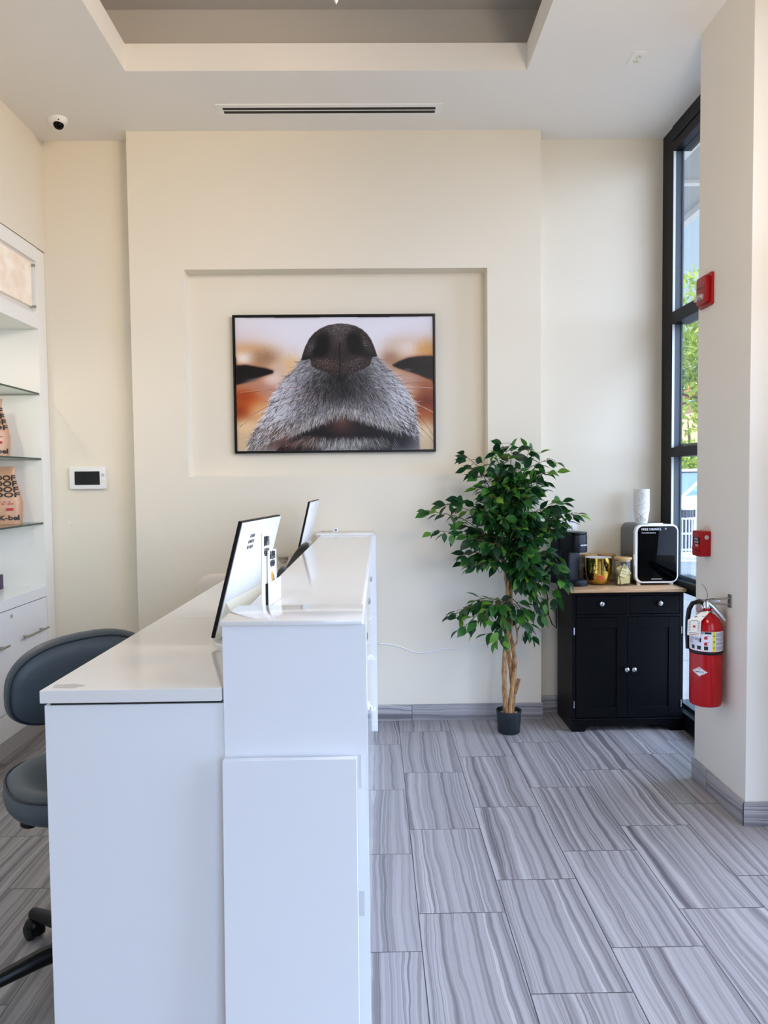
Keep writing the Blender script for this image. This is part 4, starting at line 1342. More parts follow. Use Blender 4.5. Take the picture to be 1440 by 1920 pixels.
# mini fridge
Fz0 = ZT + .016
FX0, FX1, FY0, FY1, FZ1 = 1.577, 1.838, 4.366, 4.622, 1.226
v = thing('mini_fridge', 'grey mini fridge with black glass door lettered FREE DRINKS', 'fridge', ((FX0 + FX1) / 2, (FY0 + FY1) / 2, ZT))
fy = frame_mx((0, 0, 0), (1, 0, 0), (0, 0, 1), (0, -1, 0))
obj('shell', M().prism(rrect(FX0 + .002, FX1 - .002, Fz0, FZ1, .036, 8), -FY1, -FY0 - .034, fy, .004), FRIDG, v)
do = obj('door', M().prism(rrect(FX0, FX1, Fz0, FZ1, .038, 8), -FY0 - .032, -FY0, fy, .006, 3), WPLA, v)
obj('door_glass', M().prism(rrect(FX0 + .014, FX1 - .008, Fz0 + .010, FZ1 - .010, .032, 8), -FY0 - .004, -FY0 + .0022, fy, .0012), DARKGL, do)
l = M()
Y_ = FY0 - .0024
text(l, 'FREE DRINKS', (1.672, Y_, 1.198), (1, 0, 0), (0, 0, 1), w=.118, h=.0135, bold=.008)
text(l, 'Complimentary', (1.657, Y_, 1.176), (1, 0, 0), (0, 0, 1), w=.086, h=.009, bold=0)
text(l, '*', (1.760, Y_, 1.200), (1, 0, 0), (0, 0, 1), h=.012)
text(l, 'ANTARCTIC STAR', (1.706, Y_, .896), (1, 0, 0), (0, 0, 1), w=.064, h=.0055, bold=.02)
obj('lettering', l, INKW, do)
obj('door_pull', M().box(FX0 - .006, FX0 + .004, FY0 + .004, FY0 + .028, .975, 1.045, .004), WPLA, do)
obj('carry_handle', M().prism(rrect(1.665, 1.755, 4.385, 4.42, .012), FZ1 - .002, FZ1 + .006, None, .002), WPLA, v)
for x in (FX0 + .03, FX1 - .03):
    for y in (FY0 + .03, FY1 - .03):
        obj('foot', M().lathe([(.012, ZT), (.012, Fz0 + .004)], 14, Matrix.Translation((x, y, 0))), WPLA, v)

# stacked paper cups
cxp, cyp, czb = 1.662, 4.50, FZ1
CUPP = mat('paper_cup', rgb(236, 236, 234), .55, var=.01)
CUPR = mat('paper_cup_rim', rgb(222, 222, 220), .5, var=.01)
step = .0088
hgt = .088
r0, r1 = .0355, .0475
for i in range(15):
    z = czb + i * step
    lab = 'lowest paper cup of the stack on the fridge, line-patterned side fully visible' if i == 0 else ('topmost paper cup of the tall stack, open rim upward' if i == 14 else 'white paper cup nested in the tall stack, only its rim showing')
    t = thing('paper_cup', lab, 'cup', (cxp, cyp, z), 'paper cups stacked on the fridge')
    jm = Matrix.Translation((cxp, cyp, z))
    obj('cup_wall', M().lathe([(.001, .004), (r0 - .001, .004), (r0, 0), (r1, hgt), (r1 - .0010, hgt), (r0 - .0012, .0055), (.001, .0055)], 36, jm), CUPP, t, ang=50)
    obj('rim', M().lathe([(r1 - .0004, hgt - .003), (r1 + .0022, hgt - .002), (r1 + .0022, hgt + .0008), (r1 - .0010, hgt + .001)], 36, jm), CUPR, t, ang=50)
    pa_ = math.atan2(-cyp, -cxp)
    def cs(s, z_, lift=.0006):
        r = r0 + (r1 - r0) * z_ / hgt + lift
        a = pa_ + s / .042
        return (cxp + r * math.cos(a), cyp + r * math.sin(a), z + z_)
    l = M()
    if i == 0:
        for s0, z0, s1, z1 in ((-.038, .078, .030, .018), (.034, .078, -.032, .018), (-.032, .030, -.014, .010), (.030, .030, .012, .010), (-.006, .042, -.006, .018), (.006, .042, .006, .018)):
            l.tube([cs(s0 + (s1 - s0) * k / 8, z0 + (z1 - z0) * k / 8) for k in range(9)], .0007, 5)
    else:
        rr = random.Random(i)
        for q in range(3):
            s0 = rr.uniform(-.034, .03)
            l.tube([cs(s0 + .010 * k / 3, hgt - .0058 + rr.uniform(-.0008, .0008)) for k in range(4)], .0005, 4)
    obj('line_pattern', l, INKG if i else INKB, t)

# black power cord beside the cabinet
pts = [(1.092, 4.615, .80), (1.10, 4.60, .76), (1.098, 4.59, .70), (1.105, 4.585, .64), (1.125, 4.58, .585), (1.150, 4.575, .56), (1.158, 4.60, .60), (1.158, 4.615, .70)]
tag(obj('power_cord', M().tube(pts, .0035, 8), BLKP), 'black power cord looping behind the left side of the black cabinet', 'cord')

# ------------------------------------------------------------------ fire alarm devices and extinguisher on the column
CX = 1.595
v = thing('alarm_strobe', 'red fire alarm horn strobe high on the column', 'fire alarm', (CX, 3.486, 2.315))
sx_ = frame_mx((CX, 3.487, 2.393), (0, -1, 0), (0, 0, 1), (-1, 0, 0))
obj('back_plate', M().prism(rrect(-.060, .074, -.075, .075, .006), 0, .012, sx_, .003), REDD, v)
obj('body', M().prism(rrect(-.040, .054, -.062, .064, .006), .012, .033, sx_, .004), REDD, v)
obj('sounder_slot', M().box(-.030, .044, .012, .022, .0325, .0336, mx=sx_), mat('dark_red', rgb(110, 8, 16), .5), v)
obj('strobe_lens', M().box(-.034, .044, -.046, -.020, .033, .050, .005, mx=sx_), glass('strobe_lens', (.95, .95, .95, 1), 1.5, .25, (.85, .82, .8, 1)), v)

v = thing('fire_alarm_pull', 'red fire alarm pull station at mid height on the column', 'fire alarm', (CX, 3.475, 1.135))
px_ = frame_mx((CX, 3.464, 1.194), (0, -1, 0), (0, 0, 1), (-1, 0, 0))
obj('housing', M().prism(rrect(-.044, .044, -.060, .060, .005), 0, .050, px_, .004), REDD, v)
obj('pull_bar', M().box(-.036, .038, -.030, -.016, .049, .057, .003, mx=px_).box(-.038, .038, -.046, -.036, .049, .054, .002, mx=px_), REDD, v)
obj('label_plate', M().box(-.034, .036, .000, .030, .0495, .0510, mx=px_), BLKP, v)
l = M()
o0 = Vector((CX - .0512, 3.462, 1.194))
text(l, 'PULL', o0 + Vector((0, 0, .022)), (0, -1, 0), (0, 0, 1), w=.040, h=.009, bold=.02)
text(l, 'DOWN', o0 + Vector((0, 0, .008)), (0, -1, 0), (0, 0, 1), w=.044, h=.009, bold=.02)
text(l, 'FIRE', o0 + Vector((.001, -.004, -.009)), (0, -1, 0), (0, 0, 1), w=.03, h=.009, bold=.02)
obj('lettering', l, INKW, v)
lk = frame_mx((CX - .022, 3.420, 1.226), (1, 0, 0), (0, 0, 1), (0, -1, 0))
obj('key_lock', M().lathe([(.0105, 0), (.0105, .004), (.004, .0045), (.004, .003)], 20, lk), CHRM, v)

EX, EY = 1.514, 3.285
E = thing('fire_extinguisher', 'red fire extinguisher hanging on the column', 'fire extinguisher', (EX, EY, .465))
er = .0705
em = Matrix.Translation((EX, EY, 0))
obj('cylinder', M().lathe([(.001, .470), (.052, .468), (.066, .474), (er, .490), (er, .815), (.067, .842), (.055, .868), (.036, .886), (.024, .892), (.022, .900), (.022, .915), (.001, .915)], 56, em), REDP, E, ang=50)
pc = math.atan2(-EY, -EX)
def es(s, z, lift=.0008):
    a = pc + s / er
    return (EX + (er + lift) * math.cos(a), EY + (er + lift) * math.sin(a), z)
def wrap(m, s0, s1, z0, z1, lift, n=16):
    vs = [es(s0 + (s1 - s0) * i / n, z, lift) for z in (z0, z1) for i in range(n + 1)]
    m.add(vs, [(i, i + 1, n + 2 + i, n + 1 + i) for i in range(n)])
    return m
ZL0, ZL1 = .728, .818
lb = obj('label', wrap(M(), -.105, .108, ZL0, ZL1, .0006, 30), mat('label_white', rgb(222, 222, 236), .4, var=.01), E)
l = M()
wrap(l, -.03, .022, ZL1 - .011, ZL1 - .001, .0010)
for s, z in ((-.060, .735), (-.030, .735), (.000, .735)):
    wrap(l, s - .008, s + .009, z, z + .017, .0010, 6)
for k in range(6):
    z = ZL1 - .012 - k * .0085
    wrap(l, -.085, -.052 - random.uniform(0, .012), z, z + .002, .0010, 4)
for k in range(3):
    l.tube([es(-.050 + .03 * i / 6, .775 + .004 * k + .003 * math.sin(i), .001) for i in range(7)], .0006, 4)
wrap(l, -.027, -.020, .768, .788, .0010, 3)
for k in range(3):
    text(l, 'ABC'[k], (0, 0, 0), (1, 0, 0), (0, 0, 1), h=.0085, bold=.04, bend=lambda a, b, k=k: es(a + .0335, b + (.800, .773, .745)[k], .0016))
obj('lettering', l, INKB, lb)
obj('class_strip', wrap(M(), .0275, .0395, ZL0, ZL1, .0011), INKY, lb)
l = M()
for k in range(17):
    z = ZL1 - .008 - k * .0047
    if k in (4, 8, 12):
        continue
    wrap(l, .043, .095 - random.uniform(0, .008), z, z + .0021, .0010, 8)
obj('small_print', l, INKG, lb)
l = M()
for z in (.785, .758):
    wrap(l, -.008, .006, z - .002, z + .009, .0011, 4)
    wrap(l, -.004, .002, z + .009, z + .013, .0011, 3)
    wrap(l, .002, .014, z + .011, z + .013, .0011, 3)
obj('pictogram', l, INKR, lb)
l = M()
text(l, 'ONS', (0, 0, 0), (1, 0, 0), (0, 0, 1), h=.007, bold=.03, bend=lambda a, b: es(a - .014, b + ZL1 - .006, .0014))
obj('heading', l, INKW, lb)
obj('strap', M().lathe([(er + .0004, .712), (er + .0018, .714), (er + .0018, .724), (er + .0004, .726)], 56, em), BLKP, E)
dm = M()
n = 12
cols_ = []
for i in range(n + 1):
    s = -.062 + .070 * i / n
    hh = .021 * (1 - abs(i / n * 2 - 1))
    cols_ += [es(s, .634 - hh, .0009), es(s, .634 + hh, .0009)]
dm.add(cols_, [(2 * i, 2 * i + 2, 2 * i + 3, 2 * i + 1) for i in range(n)])
bd_ = obj('badge', dm, INKW, E)
l = M()
text(l, 'AMEREX', (0, 0, 0), (1, 0, 0), (0, 0, 1), w=.042, h=.008, bold=.012, bend=lambda a, b: es(a - .027, b + .633, .0014))
obj('lettering', l, INKB, bd_)
l = M()
for sg in (-1, 1):
    l.tube([es(-.056 + .058 * i / 12, .634 + sg * .0175 * (1 - abs(i / 6 - 1)), .0012) for i in range(13)], .0006, 4)
text(l, 'w', (0, 0, 0), (1, 0, 0), (0, 0, 1), h=.006, bold=.04, bend=lambda a, b: es(a - .027, b + .645, .0014))
obj('border', l, INKR, bd_)
# head of the extinguisher
obj('collar', M().lathe([(.026, .896), (.028, .900), (.026, .904)], 24, em).lathe([(.020, .912), (.021, .930), (.016, .945), (.001, .946)], 24, em), CHRM, E)
rv = Vector((.907, -.42, 0)).normalized()      # towards the right as seen from the room
nv = Vector((-.42, -.907, 0)).normalized()     # towards the viewer
hm_ = frame_mx((EX, EY, 0), rv, nv * -1, (0, 0, 1))
h = M()
h.box(-.040, .060, -.008, .008, .945, .954, .003, mx=hm_ @ Matrix.Rotation(math.radians(-0), 4, 'Y'))
obj('carry_handle', h, CHRM, E)
h = M().tube([hm_ @ Vector(p) for p in ((.0, -.006, .944), (.028, -.006, .922), (.060, -.006, .885), (.078, -.006, .862))], [.009, .010, .0095, .008], 10)
obj('squeeze_lever', h, CHRM, E)
h = M().tube([hm_ @ Vector(p) for p in ((-.008, -.004, .936), (-.030, -.006, .944), (-.058, -.008, .934), (-.072, -.006, .905), (-.078, -.002, .86), (-.079, .004, .80), (-.076, .01, .72))], .0105, 12)
obj('hose', h, BLKP, E)
gm = hm_ @ Matrix.Translation((-.030, -.026, .915)) @ Matrix.Rotation(math.radians(90), 4, 'X')
obj('pressure_gauge', M().lathe([(.018, -.008), (.018, .006), (.014, .007), (.001, .0065)], 24, gm), CHRM, E)
obj('gauge_dial', M().lathe([(.0135, .0072), (.001, .0074)], 24, gm), mat('gauge_pink', rgb(150, 118, 116), .4), E)
h = M().tube([hm_ @ Vector(p) for p in ((-.002, -.010, .950), (.004, -.014, .965), (.003, -.014, .985), (-.006, -.012, 1.01), (-.020, -.01, 1.025))], .0011, 5)
h.tube([hm_ @ Vector(p) for p in ((-.01, -.01, .940), (.0, -.016, .955), (.012, -.012, .958), (.035, -.01, .962))], .0011, 5)
obj('safety_tie', h, BLKP, E)
# hanging bracket
hb = M().box(CX - .003, CX, EY - .075, EY - .04, .925, .985, .001)
hb.tube([(EX, EY, .950), (CX - .003, EY - .057, .968)], .004, 8).tube([(EX, EY, .938), (CX - .003, EY - .057, .938)], .004, 8)
obj('wall_bracket', hb, STEEL, E)
# inspection tag
tv = [(-.062, .012, .882), (-.018, .022, .893), (-.0, -.03, .885)]
a0 = hm_ @ Vector((-.020, -.060, .905)); a1 = hm_ @ Vector((.012, -.056, .905))
b0 = hm_ @ Vector((-.076, -.080, .868)); b1 = hm_ @ Vector((-.020, -.080, .868))
c0 = hm_ @ Vector((-.078, -.0765, .800)); c1 = hm_ @ Vector((-.024, -.0765, .795))
ya = Vector((0, 0, 1))
tm = M().add([a0, a1, b1, b0, c1, c0], [(0, 1, 2, 3), (3, 2, 4, 5)])
tm.add([p + Vector((.0006, .0008, 0)) for p in (a0, a1, b1, b0, c1, c0)], [(3, 2, 1, 0), (5, 4, 2, 3)])
tg = obj('inspection_tag', tm, mat('tag_paper', rgb(232, 226, 214), .6, var=.03), E, ang=5)
xd = (b1 - b0).normalized(); yd = (b0 - c0).normalized()
ctr = (b0 + b1 + c0 + c1) / 4
l = M()
for k in range(9):
    for s in (-1, 1):
        quad(l, ctr + xd * (s * .019) + yd * (.030 - k * .0052), xd, yd, .012 * random.uniform(.7, 1), .0018, .0008)
quad(l, ctr - yd * .022, xd, yd, .042, .003, .0008)
quad(l, ctr + yd * .0355, xd, yd, .030, .003, .0008)
yd2 = ((a0 + a1) / 2 - (b0 + b1) / 2).normalized()
xd2 = xd
l.lathe([(.005, .0008), (.005, .0012), (.0038, .0012), (.0038, .0008)], 14, frame_mx((b0 + (a0 - b0) * .42 + xd * .010), xd2, yd2, xd2.cross(yd2)))
quad(l, (a0 + b0 + a1 + b1) / 4 + xd * .010, xd2, yd2, .022, .004, .001)
obj('lettering', l, INKG, tg)
l = M()
quad(l, ctr + yd * .008, xd, yd, .009, .009, .0010)
quad(l, ctr + yd * .008, (xd + yd).normalized(), (yd - xd).normalized(), .010, .010, .0010)
quad(l, ctr - yd * .029, xd, yd, .040, .002, .0009)
obj('stamp', l, INKR, tg)

# ------------------------------------------------------------------ ficus
P = thing('potted_ficus', 'artificial ficus tree with twisted trunk in a small black pot by the back wall', 'plant', (.79, 4.28, 0))
pm = Matrix.Translation((.792, 4.283, 0))
obj('pot', M().lathe([(.001, 0), (.062, 0), (.066, .006), (.073, .125), (.076, .126), (.076, .134), (.071, .134), (.069, .10), (.001, .10)], 40, pm), mat('pot_plastic', rgb(22, 30, 38), .5, var=.25, scale=25), P)
PEB = mat('white_pebbles', rgb(214, 208, 198), .7, var=.12, scale=80)
m = M()
rr = random.Random(2)
for i in range(70):
    a, r = rr.uniform(0, 2 * PI), .064 * math.sqrt(rr.random())
    s = rr.uniform(.005, .009)
    m.ball((.792 + r * math.cos(a), 4.283 + r * math.sin(a), .103 + rr.uniform(0, .006)), s, s * rr.uniform(.7, 1.1), s * .7, 7, 5)
peb = obj('pebbles', m, PEB, P)
BARK = None
t = NT('ficus_bark')
co_ = t.n('ShaderNodeTexCoord').outputs['Object']
mp = t.n('ShaderNodeMapping'); mp.inputs['Scale'].default_value = (60, 60, 16); t.l(co_, mp.inputs[0])
nz = t.noise(mp.outputs[0], 1.2, 5, .65)
c = t.ramp(nz, [(.3, rgb(74, 46, 26)), (.45, rgb(150, 108, 66)), (.6, rgb(186, 144, 94)), (.75, rgb(206, 168, 116))])
b = t.bsdf(Roughness=.7); t.l(c, b.inputs['Base Color'])
bn = t.n('ShaderNodeBump'); bn.inputs['Strength'].default_value = .6; bn.inputs['Distance'].default_value = .004
t.l(nz, bn.inputs['Height']); t.l(bn.outputs[0], b.inputs['Normal']); t.l(b.outputs[0], t.out.inputs[0])
BARK = t.m
TR = [[(.773, 4.27, .10), (.764, 4.262, .266), (.763, 4.265, .427), (.780, 4.275, .60), (.787, 4.285, .81), (.766, 4.28, 1.0), (.744, 4.28, 1.12), (.73, 4.28, 1.35)],
      [(.795, 4.262, .10), (.806, 4.268, .233), (.829, 4.285, .394), (.821, 4.30, .506), (.796, 4.30, .65), (.790, 4.275, .85), (.797, 4.27, 1.06), (.80, 4.28, 1.45)],
      [(.814, 4.295, .10), (.822, 4.305, .233), (.806, 4.30, .394), (.788, 4.285, .522), (.808, 4.265, .682), (.808, 4.285, .84), (.815, 4.29, 1.0), (.85, 4.29, 1.25)]]
def catmull(P_, n=5):
    P_ = [Vector(p) for p in P_]
    out = []
    for i in range(len(P_) - 1):
        a, b_, c_2, d_ = P_[max(i - 1, 0)], P_[i], P_[i + 1], P_[min(i + 2, len(P_) - 1)]
        for k in range(n):
            t_ = k / n
            out.append(.5 * ((2 * b_) + (c_2 - a) * t_ + (2 * a - 5 * b_ + 4 * c_2 - d_) * t_ * t_ + (3 * b_ - a - 3 * c_2 + d_) * t_ ** 3))
    out.append(P_[-1])
    return out
for i, T in enumerate(TR):
    Q = catmull(T)
    R_ = [(.0165 - .0115 * k / len(Q)) * (1 + .10 * math.sin(k * 1.7 + i)) for k in range(len(Q))]
    obj('trunk', M().tube(Q, R_, 12), BARK, P, ang=60)
m = M().tube(catmull([(.826, 4.28, .23), (.838, 4.27, .275), (.846, 4.265, .31), (.848, 4.262, .325)]), .011, 9)
m.tube(catmull([(.770, 4.262, .44), (.80, 4.25, .50), (.838, 4.265, .545), (.842, 4.28, .60), (.826, 4.29, .68)]), .0055, 7)
obj('branch_stub', m, BARK, P, ang=60)
TIPS = [(0.529, 4.3, 1.658), (0.558, 4.24, 1.584), (0.713, 4.33, 1.663), (0.757, 4.22, 1.696), (0.826, 4.34, 1.72), (0.918, 4.28, 1.697), (1.04, 4.3, 1.628), (1.004, 4.18, 1.548), (0.996, 4.36, 1.502), (0.327, 4.25, 1.329), (0.362, 4.16, 1.219), (0.436, 4.34, 1.365), (0.499, 4.22, 1.399), (0.511, 4.18, 1.077), (0.553, 4.1, 1.176), (0.537, 4.34, 1.236), (1.186, 4.3, 1.304), (1.108, 4.2, 1.27), (1.10, 4.36, 1.373), (1.034, 4.15, 1.227), (0.442, 4.22, 0.708), (0.518, 4.16, 0.663), (0.526, 4.32, 0.742), (0.596, 4.1, 0.704), (0.72, 4.12, 0.591), (0.697, 4.2, 0.589), (0.918, 4.3, 0.58), (0.871, 4.18, 0.669), (1.111, 4.14, 0.921), (1.071, 4.2, 0.819), (1.026, 4.12, 1.016), (1.02, 4.3, 0.739), (0.953, 4.2, 0.727), (1.09, 4.3, 1.057), (0.659, 4.1, 1.416), (0.746, 4.08, 1.445), (0.855, 4.1, 1.414), (0.892, 4.06, 1.325), (0.71, 4.05, 1.298), (0.614, 4.1, 1.311), (0.798, 4.04, 1.238), (0.926, 4.08, 1.173), (0.685, 4.08, 1.146), (0.603, 4.14, 1.019), (0.86, 4.06, 1.056), (0.904, 4.12, 0.926), (0.83, 4.2, 1.566), (0.707, 4.2, 1.536), (0.953, 4.34, 1.439), (0.74, 4.4, 1.376), (0.905, 4.42, 1.178), (0.642, 4.4, 1.183), (0.966, 4.4, 0.918), (1.0, 4.4, 1.048), (0.844, 4.42, 1.341)]
LOWSET = set(range(20, 28))
rr = random.Random(11)
for _ in range(44):
    while True:
        q = Vector((rr.uniform(-1, 1), rr.uniform(-1, 1), rr.uniform(-1, 1)))
        if q.length < 1:
            break
    TIPS.append((.80 + q.x * .27, 4.22 + q.y * .17, 1.22 + q.z * .36))
br = M(); lf = M()
def leaf(base, d, size):
    """pointed oval leaf, folded along the midrib; d = direction of the tip"""
    d = d.normalized()
    side = d.cross(Vector((0, 0, 1)))
    if side.length < .05:
        side = Vector((1, 0, 0))
    side.normalize()
    roll = rr.gauss(0, .7)
    nrm = side.cross(d).normalized()
    sd = (side * math.cos(roll) + nrm * math.sin(roll)).normalized()
    nr = sd.cross(d).normalized()
    if nr.z < 0:
        nr = -nr
    L = size; W_ = size * rr.uniform(.24, .30)
    mid = [(0, 0), (.07, .004), (.18, .012), (.32, .024), (.47, .03), (.62, .022), (.76, .004), (.88, -.026), (1.0, -.075)]
    wid = [.05, .36, .74, .97, .98, .80, .50, .20, .0]
    cup = rr.uniform(.10, .30)
    vs = []
    for (t_, dz), w_ in zip(mid, wid):
        p = base + d * (t_ * L) + nr * (dz * L)
        vs += [p - sd * (W_ * w_) + nr * (W_ * w_ * cup), p, p + sd * (W_ * w_) + nr * (W_ * w_ * cup)]
    fs = []
    for i in range(8):
        fs += [(3 * i, 3 * i + 1, 3 * i + 4, 3 * i + 3), (3 * i + 1, 3 * i + 2, 3 * i + 5, 3 * i + 4)]
    lf.add(vs, fs)
for i, tp in enumerate(TIPS):
    tp = Vector(tp)
    zs = min(max(tp.z - rr.uniform(.12, .30), .74 if i in LOWSET else .95), 1.42)
    if i in LOWSET:
        zs = .80 if tp.z < .62 else .78
    Q = catmull(TR[i % 3])
    st_ = min(Q, key=lambda q: abs(q.z - zs))
    dlt = tp - st_
    mid = st_ + dlt * .5 + Vector((0, 0, .06 * (1 if tp.z > zs else .8)))
    pts = catmull([st_, mid, tp], 6)
    br.tube(pts, [.0035 - .0024 * k / (len(pts) - 1) for k in range(len(pts))], 5)
    # leaves along the outer part of the branch, with side twigs
    n = len(pts)
    for k in range(max(2, n // 3), n):
        d = (pts[min(k + 1, n - 1)] - pts[k - 1]).normalized()
        for q in range(2 if k < n - 1 else 3):
            out = Vector((rr.gauss(0, .65), rr.gauss(-.15, .55), rr.gauss(-.55, .45)))
            dd = (d * .75 + out)
            tw = pts[k] + Vector((out.x, out.y, out.z * .4)) * rr.uniform(.015, .05)
            if tw.y > 4.475:
                tw.y = 4.475
            if dd.y > 0 and tw.y > 4.42:
                dd.y = -dd.y
            br.tube([pts[k], (pts[k] + tw) / 2 + Vector((0, 0, .006)), tw], .0011, 4, cap=False)
            leaf(tw, dd, rr.uniform(.056, .090))
obj('branches', br, mat('ficus_twig', rgb(86, 74, 46), .7, var=.1), P)
t = NT('ficus_leaf')
ge = t.n('ShaderNodeNewGeometry')
rnd = ge.outputs['Random Per Island']
c = t.ramp(rnd, [(.0, rgb(16, 50, 30)), (.45, rgb(28, 76, 34)), (.78, rgb(48, 108, 40)), (.92, rgb(84, 138, 46)), (1.0, rgb(122, 160, 58))])
b = t.bsdf(Roughness=.42)
t.l(c, b.inputs['Base Color'])
b.inputs['Specular IOR Level'].default_value = .4
tl = t.n('ShaderNodeBsdfTranslucent')
t.l(c, tl.inputs[0])
mx_ = t.n('ShaderNodeMixShader'); mx_.inputs[0].default_value = .18
t.l(b.outputs[0], mx_.inputs[1]); t.l(tl.outputs[0], mx_.inputs[2]); t.l(mx_.outputs[0], t.out.inputs[0])
obj('leaves', lf, t.m, P, ang=80)

# ------------------------------------------------------------------ outside
PAVE = None
t = NT('concrete_paving')
g = t.n('ShaderNodeNewGeometry').outputs['Position']
nz = t.noise(g, 1.4, 6, .6)
c = t.ramp(nz, [(.3, rgb(150, 150, 150)), (.7, rgb(180, 179, 176))])
sp = t.n('ShaderNodeSeparateXYZ'); t.l(g, sp.inputs[0])
fx = t.math('FRACT', t.math('DIVIDE', sp.outputs[0], 1.5)); fy_ = t.math('FRACT', t.math('DIVIDE', sp.outputs[1], 1.5))
jn = t.math('MAXIMUM', t.math('LESS_THAN', fx, .012), t.math('LESS_THAN', fy_, .012))
c = t.mix(jn, c, rgb(128, 128, 126))
b = t.bsdf(Roughness=.8); t.l(c, b.inputs['Base Color']); t.l(b.outputs[0], t.out.inputs[0])
PAVE = t.m
m = M().box(1.96, 70, -60, 120, -.15, -.03).box(-60, 1.96, -60, -1.72, -.15, -.03).box(-60, 1.96, 4.96, 120, -.15, -.03)
struct('pavement', m, PAVE)
STUC = mat('exterior_stucco', rgb(196, 190, 180), .8, var=.04)
# roof slab keeps the sun out of the room
struct('roof', M().box(-3.2, 2.0, -1.75, 4.79, 4.21, 4.5), STUC)
struct('wall_exterior_shade', M().box(-2.7, 1.90, 4.80, 34, -.03, 4.5).box(1.86, 1.90, -1.7, 4.8, 3.78, 4.2), STUC)  # unseen block added along the pavement to throw shade on it
CN = thing('window_canopy', 'perforated grey metal canopy with white beams outside the window', 'canopy', (2.6, 5.0, 4.1))
t = NT('perforated_metal')
g = t.n('ShaderNodeNewGeometry').outputs['Position']
mp = t.n('ShaderNodeMapping'); mp.inputs['Rotation'].default_value = (0, 0, PI / 4); t.l(g, mp.inputs[0])
sp = t.n('ShaderNodeSeparateXYZ'); t.l(mp.outputs[0], sp.inputs[0])
a = t.math('SUBTRACT', t.math('FRACT', t.math('MULTIPLY', sp.outputs[0], 42.0)), .5)
b_ = t.math('SUBTRACT', t.math('FRACT', t.math('MULTIPLY', sp.outputs[1], 42.0)), .5)
rr_ = t.math('SQRT', t.math('ADD', t.math('MULTIPLY', a, a), t.math('MULTIPLY', b_, b_)))
hole = t.math('LESS_THAN', rr_, .28)
c = t.mix(hole, rgb(158, 160, 158), rgb(190, 192, 190))
b = t.bsdf(Roughness=.5); t.l(c, b.inputs['Base Color']); t.l(b.outputs[0], t.out.inputs[0])
obj('soffit_panel', M().box(2.0, 3.2, -1.0, 16, 4.12, 4.15), t.m, CN)
WHB = mat('white_beam', rgb(226, 224, 220), .5)
for x0, x1 in ((2.46, 2.54), (3.14, 3.22)):
    obj('beam', M().box(x0, x1, -1.0, 16, 4.06, 4.16), WHB, CN)
for y in (3.0, 6.5, 10.0):
    obj('cross_beam', M().box(2.0, 3.2, y, y + .07, 4.09, 4.12), WHB, CN)

LEAFO = None
t = NT('street_tree_leaf')
rnd = t.n('ShaderNodeNewGeometry').outputs['Random Per Island']
c = t.ramp(rnd, [(0, rgb(92, 132, 56)), (.5, rgb(146, 176, 66)), (1, rgb(196, 206, 92))])
b = t.bsdf(Roughness=.6); t.l(c, b.inputs['Base Color'])
tl = t.n('ShaderNodeBsdfTranslucent'); t.l(c, tl.inputs[0])
mx_ = t.n('ShaderNodeMixShader'); mx_.inputs[0].default_value = .4
t.l(b.outputs[0], mx_.inputs[1]); t.l(tl.outputs[0], mx_.inputs[2]); t.l(mx_.outputs[0], t.out.inputs[0])
LEAFO = t.m
def foliage(cl, n, sz, seed):
    r = random.Random(seed)
    m = M()
    for (x, y, z, rx, rz, k) in cl:
        for _ in range(int(n * k)):
            while True:
                a = Vector((r.uniform(-1, 1), r.uniform(-1, 1), r.uniform(-1, 1)))
                if a.length < 1:
                    break
            p = Vector((x + a.x * rx, y + a.y * rx, z + a.z * rz))
            d = Vector((r.gauss(0, 1), r.gauss(0, 1), r.gauss(-.2, .7))).normalized()
            s = d.cross(Vector((r.gauss(0, 1), r.gauss(0, 1), r.gauss(0, 1)))).normalized()
            L = sz * r.uniform(.6, 1.2)
            m.add([p, p + d * L * .5 + s * L * .25, p + d * L, p + d * L * .5 - s * L * .25], [(0, 1, 2, 3)])
    return m
TW = mat('tree_bark', rgb(96, 82, 70), .8, var=.15)
def tree(x, y, label, cl, n, sz, seed, trunk=True):
    t = thing('street_tree', label, 'tree', (x, y, -.03))
    if trunk:
        m = M().tube([(x, y, -.03), (x + .05, y, 1.5), (x - .05, y + .1, 3.0), (x - .2, y, 4.2)], [.11, .09, .07, .03], 9)
        for dx, dy, dz in ((-.9, .2, .9), (.8, -.3, 1.1), (-.4, -.6, 1.4), (-1.2, .1, .2)):
            m.tube([(x, y, 2.6), (x + dx * .6, y + dy * .6, 2.7 + dz * .5), (x + dx * 1.5, y + dy * 1.5, 2.9 + dz)], [.04, .03, .01], 6)
        obj('trunk', m, TW, t)
    obj('crown', foliage(cl, n, sz, seed), LEAFO, t, ang=80)
tree(6.6, 12.6, 'tall yellow-green street tree outside the window, its crown level with the transom', [(6.3, 12.6, 4.0, 1.3, .55, 1), (5.6, 12.3, 3.4, .8, .35, .5), (6.2, 12.6, 3.0, 1.2, .35, .35), (5.5, 12.4, 4.6, .6, .45, .12), (6.9, 12.6, 4.9, .8, .5, .4), (5.6, 12.4, 2.55, .7, .3, .12)], 2600, .13, 5)
tree(16, 36.5, 'distant dark green tree low over the parked car', [(15.6, 36.5, 2.3, 2.6, 1.0, 1)], 2500, .30, 8)
# hedge beyond the car
hd = obj('hedge', foliage([(17.5, 42.0, 2.6, 3.0, .55, 1)], 3800, .26, 12), LEAFO, None, ang=80)
tag(hd, 'bright yellow-green hedge in front of the peach building', 'hedge')

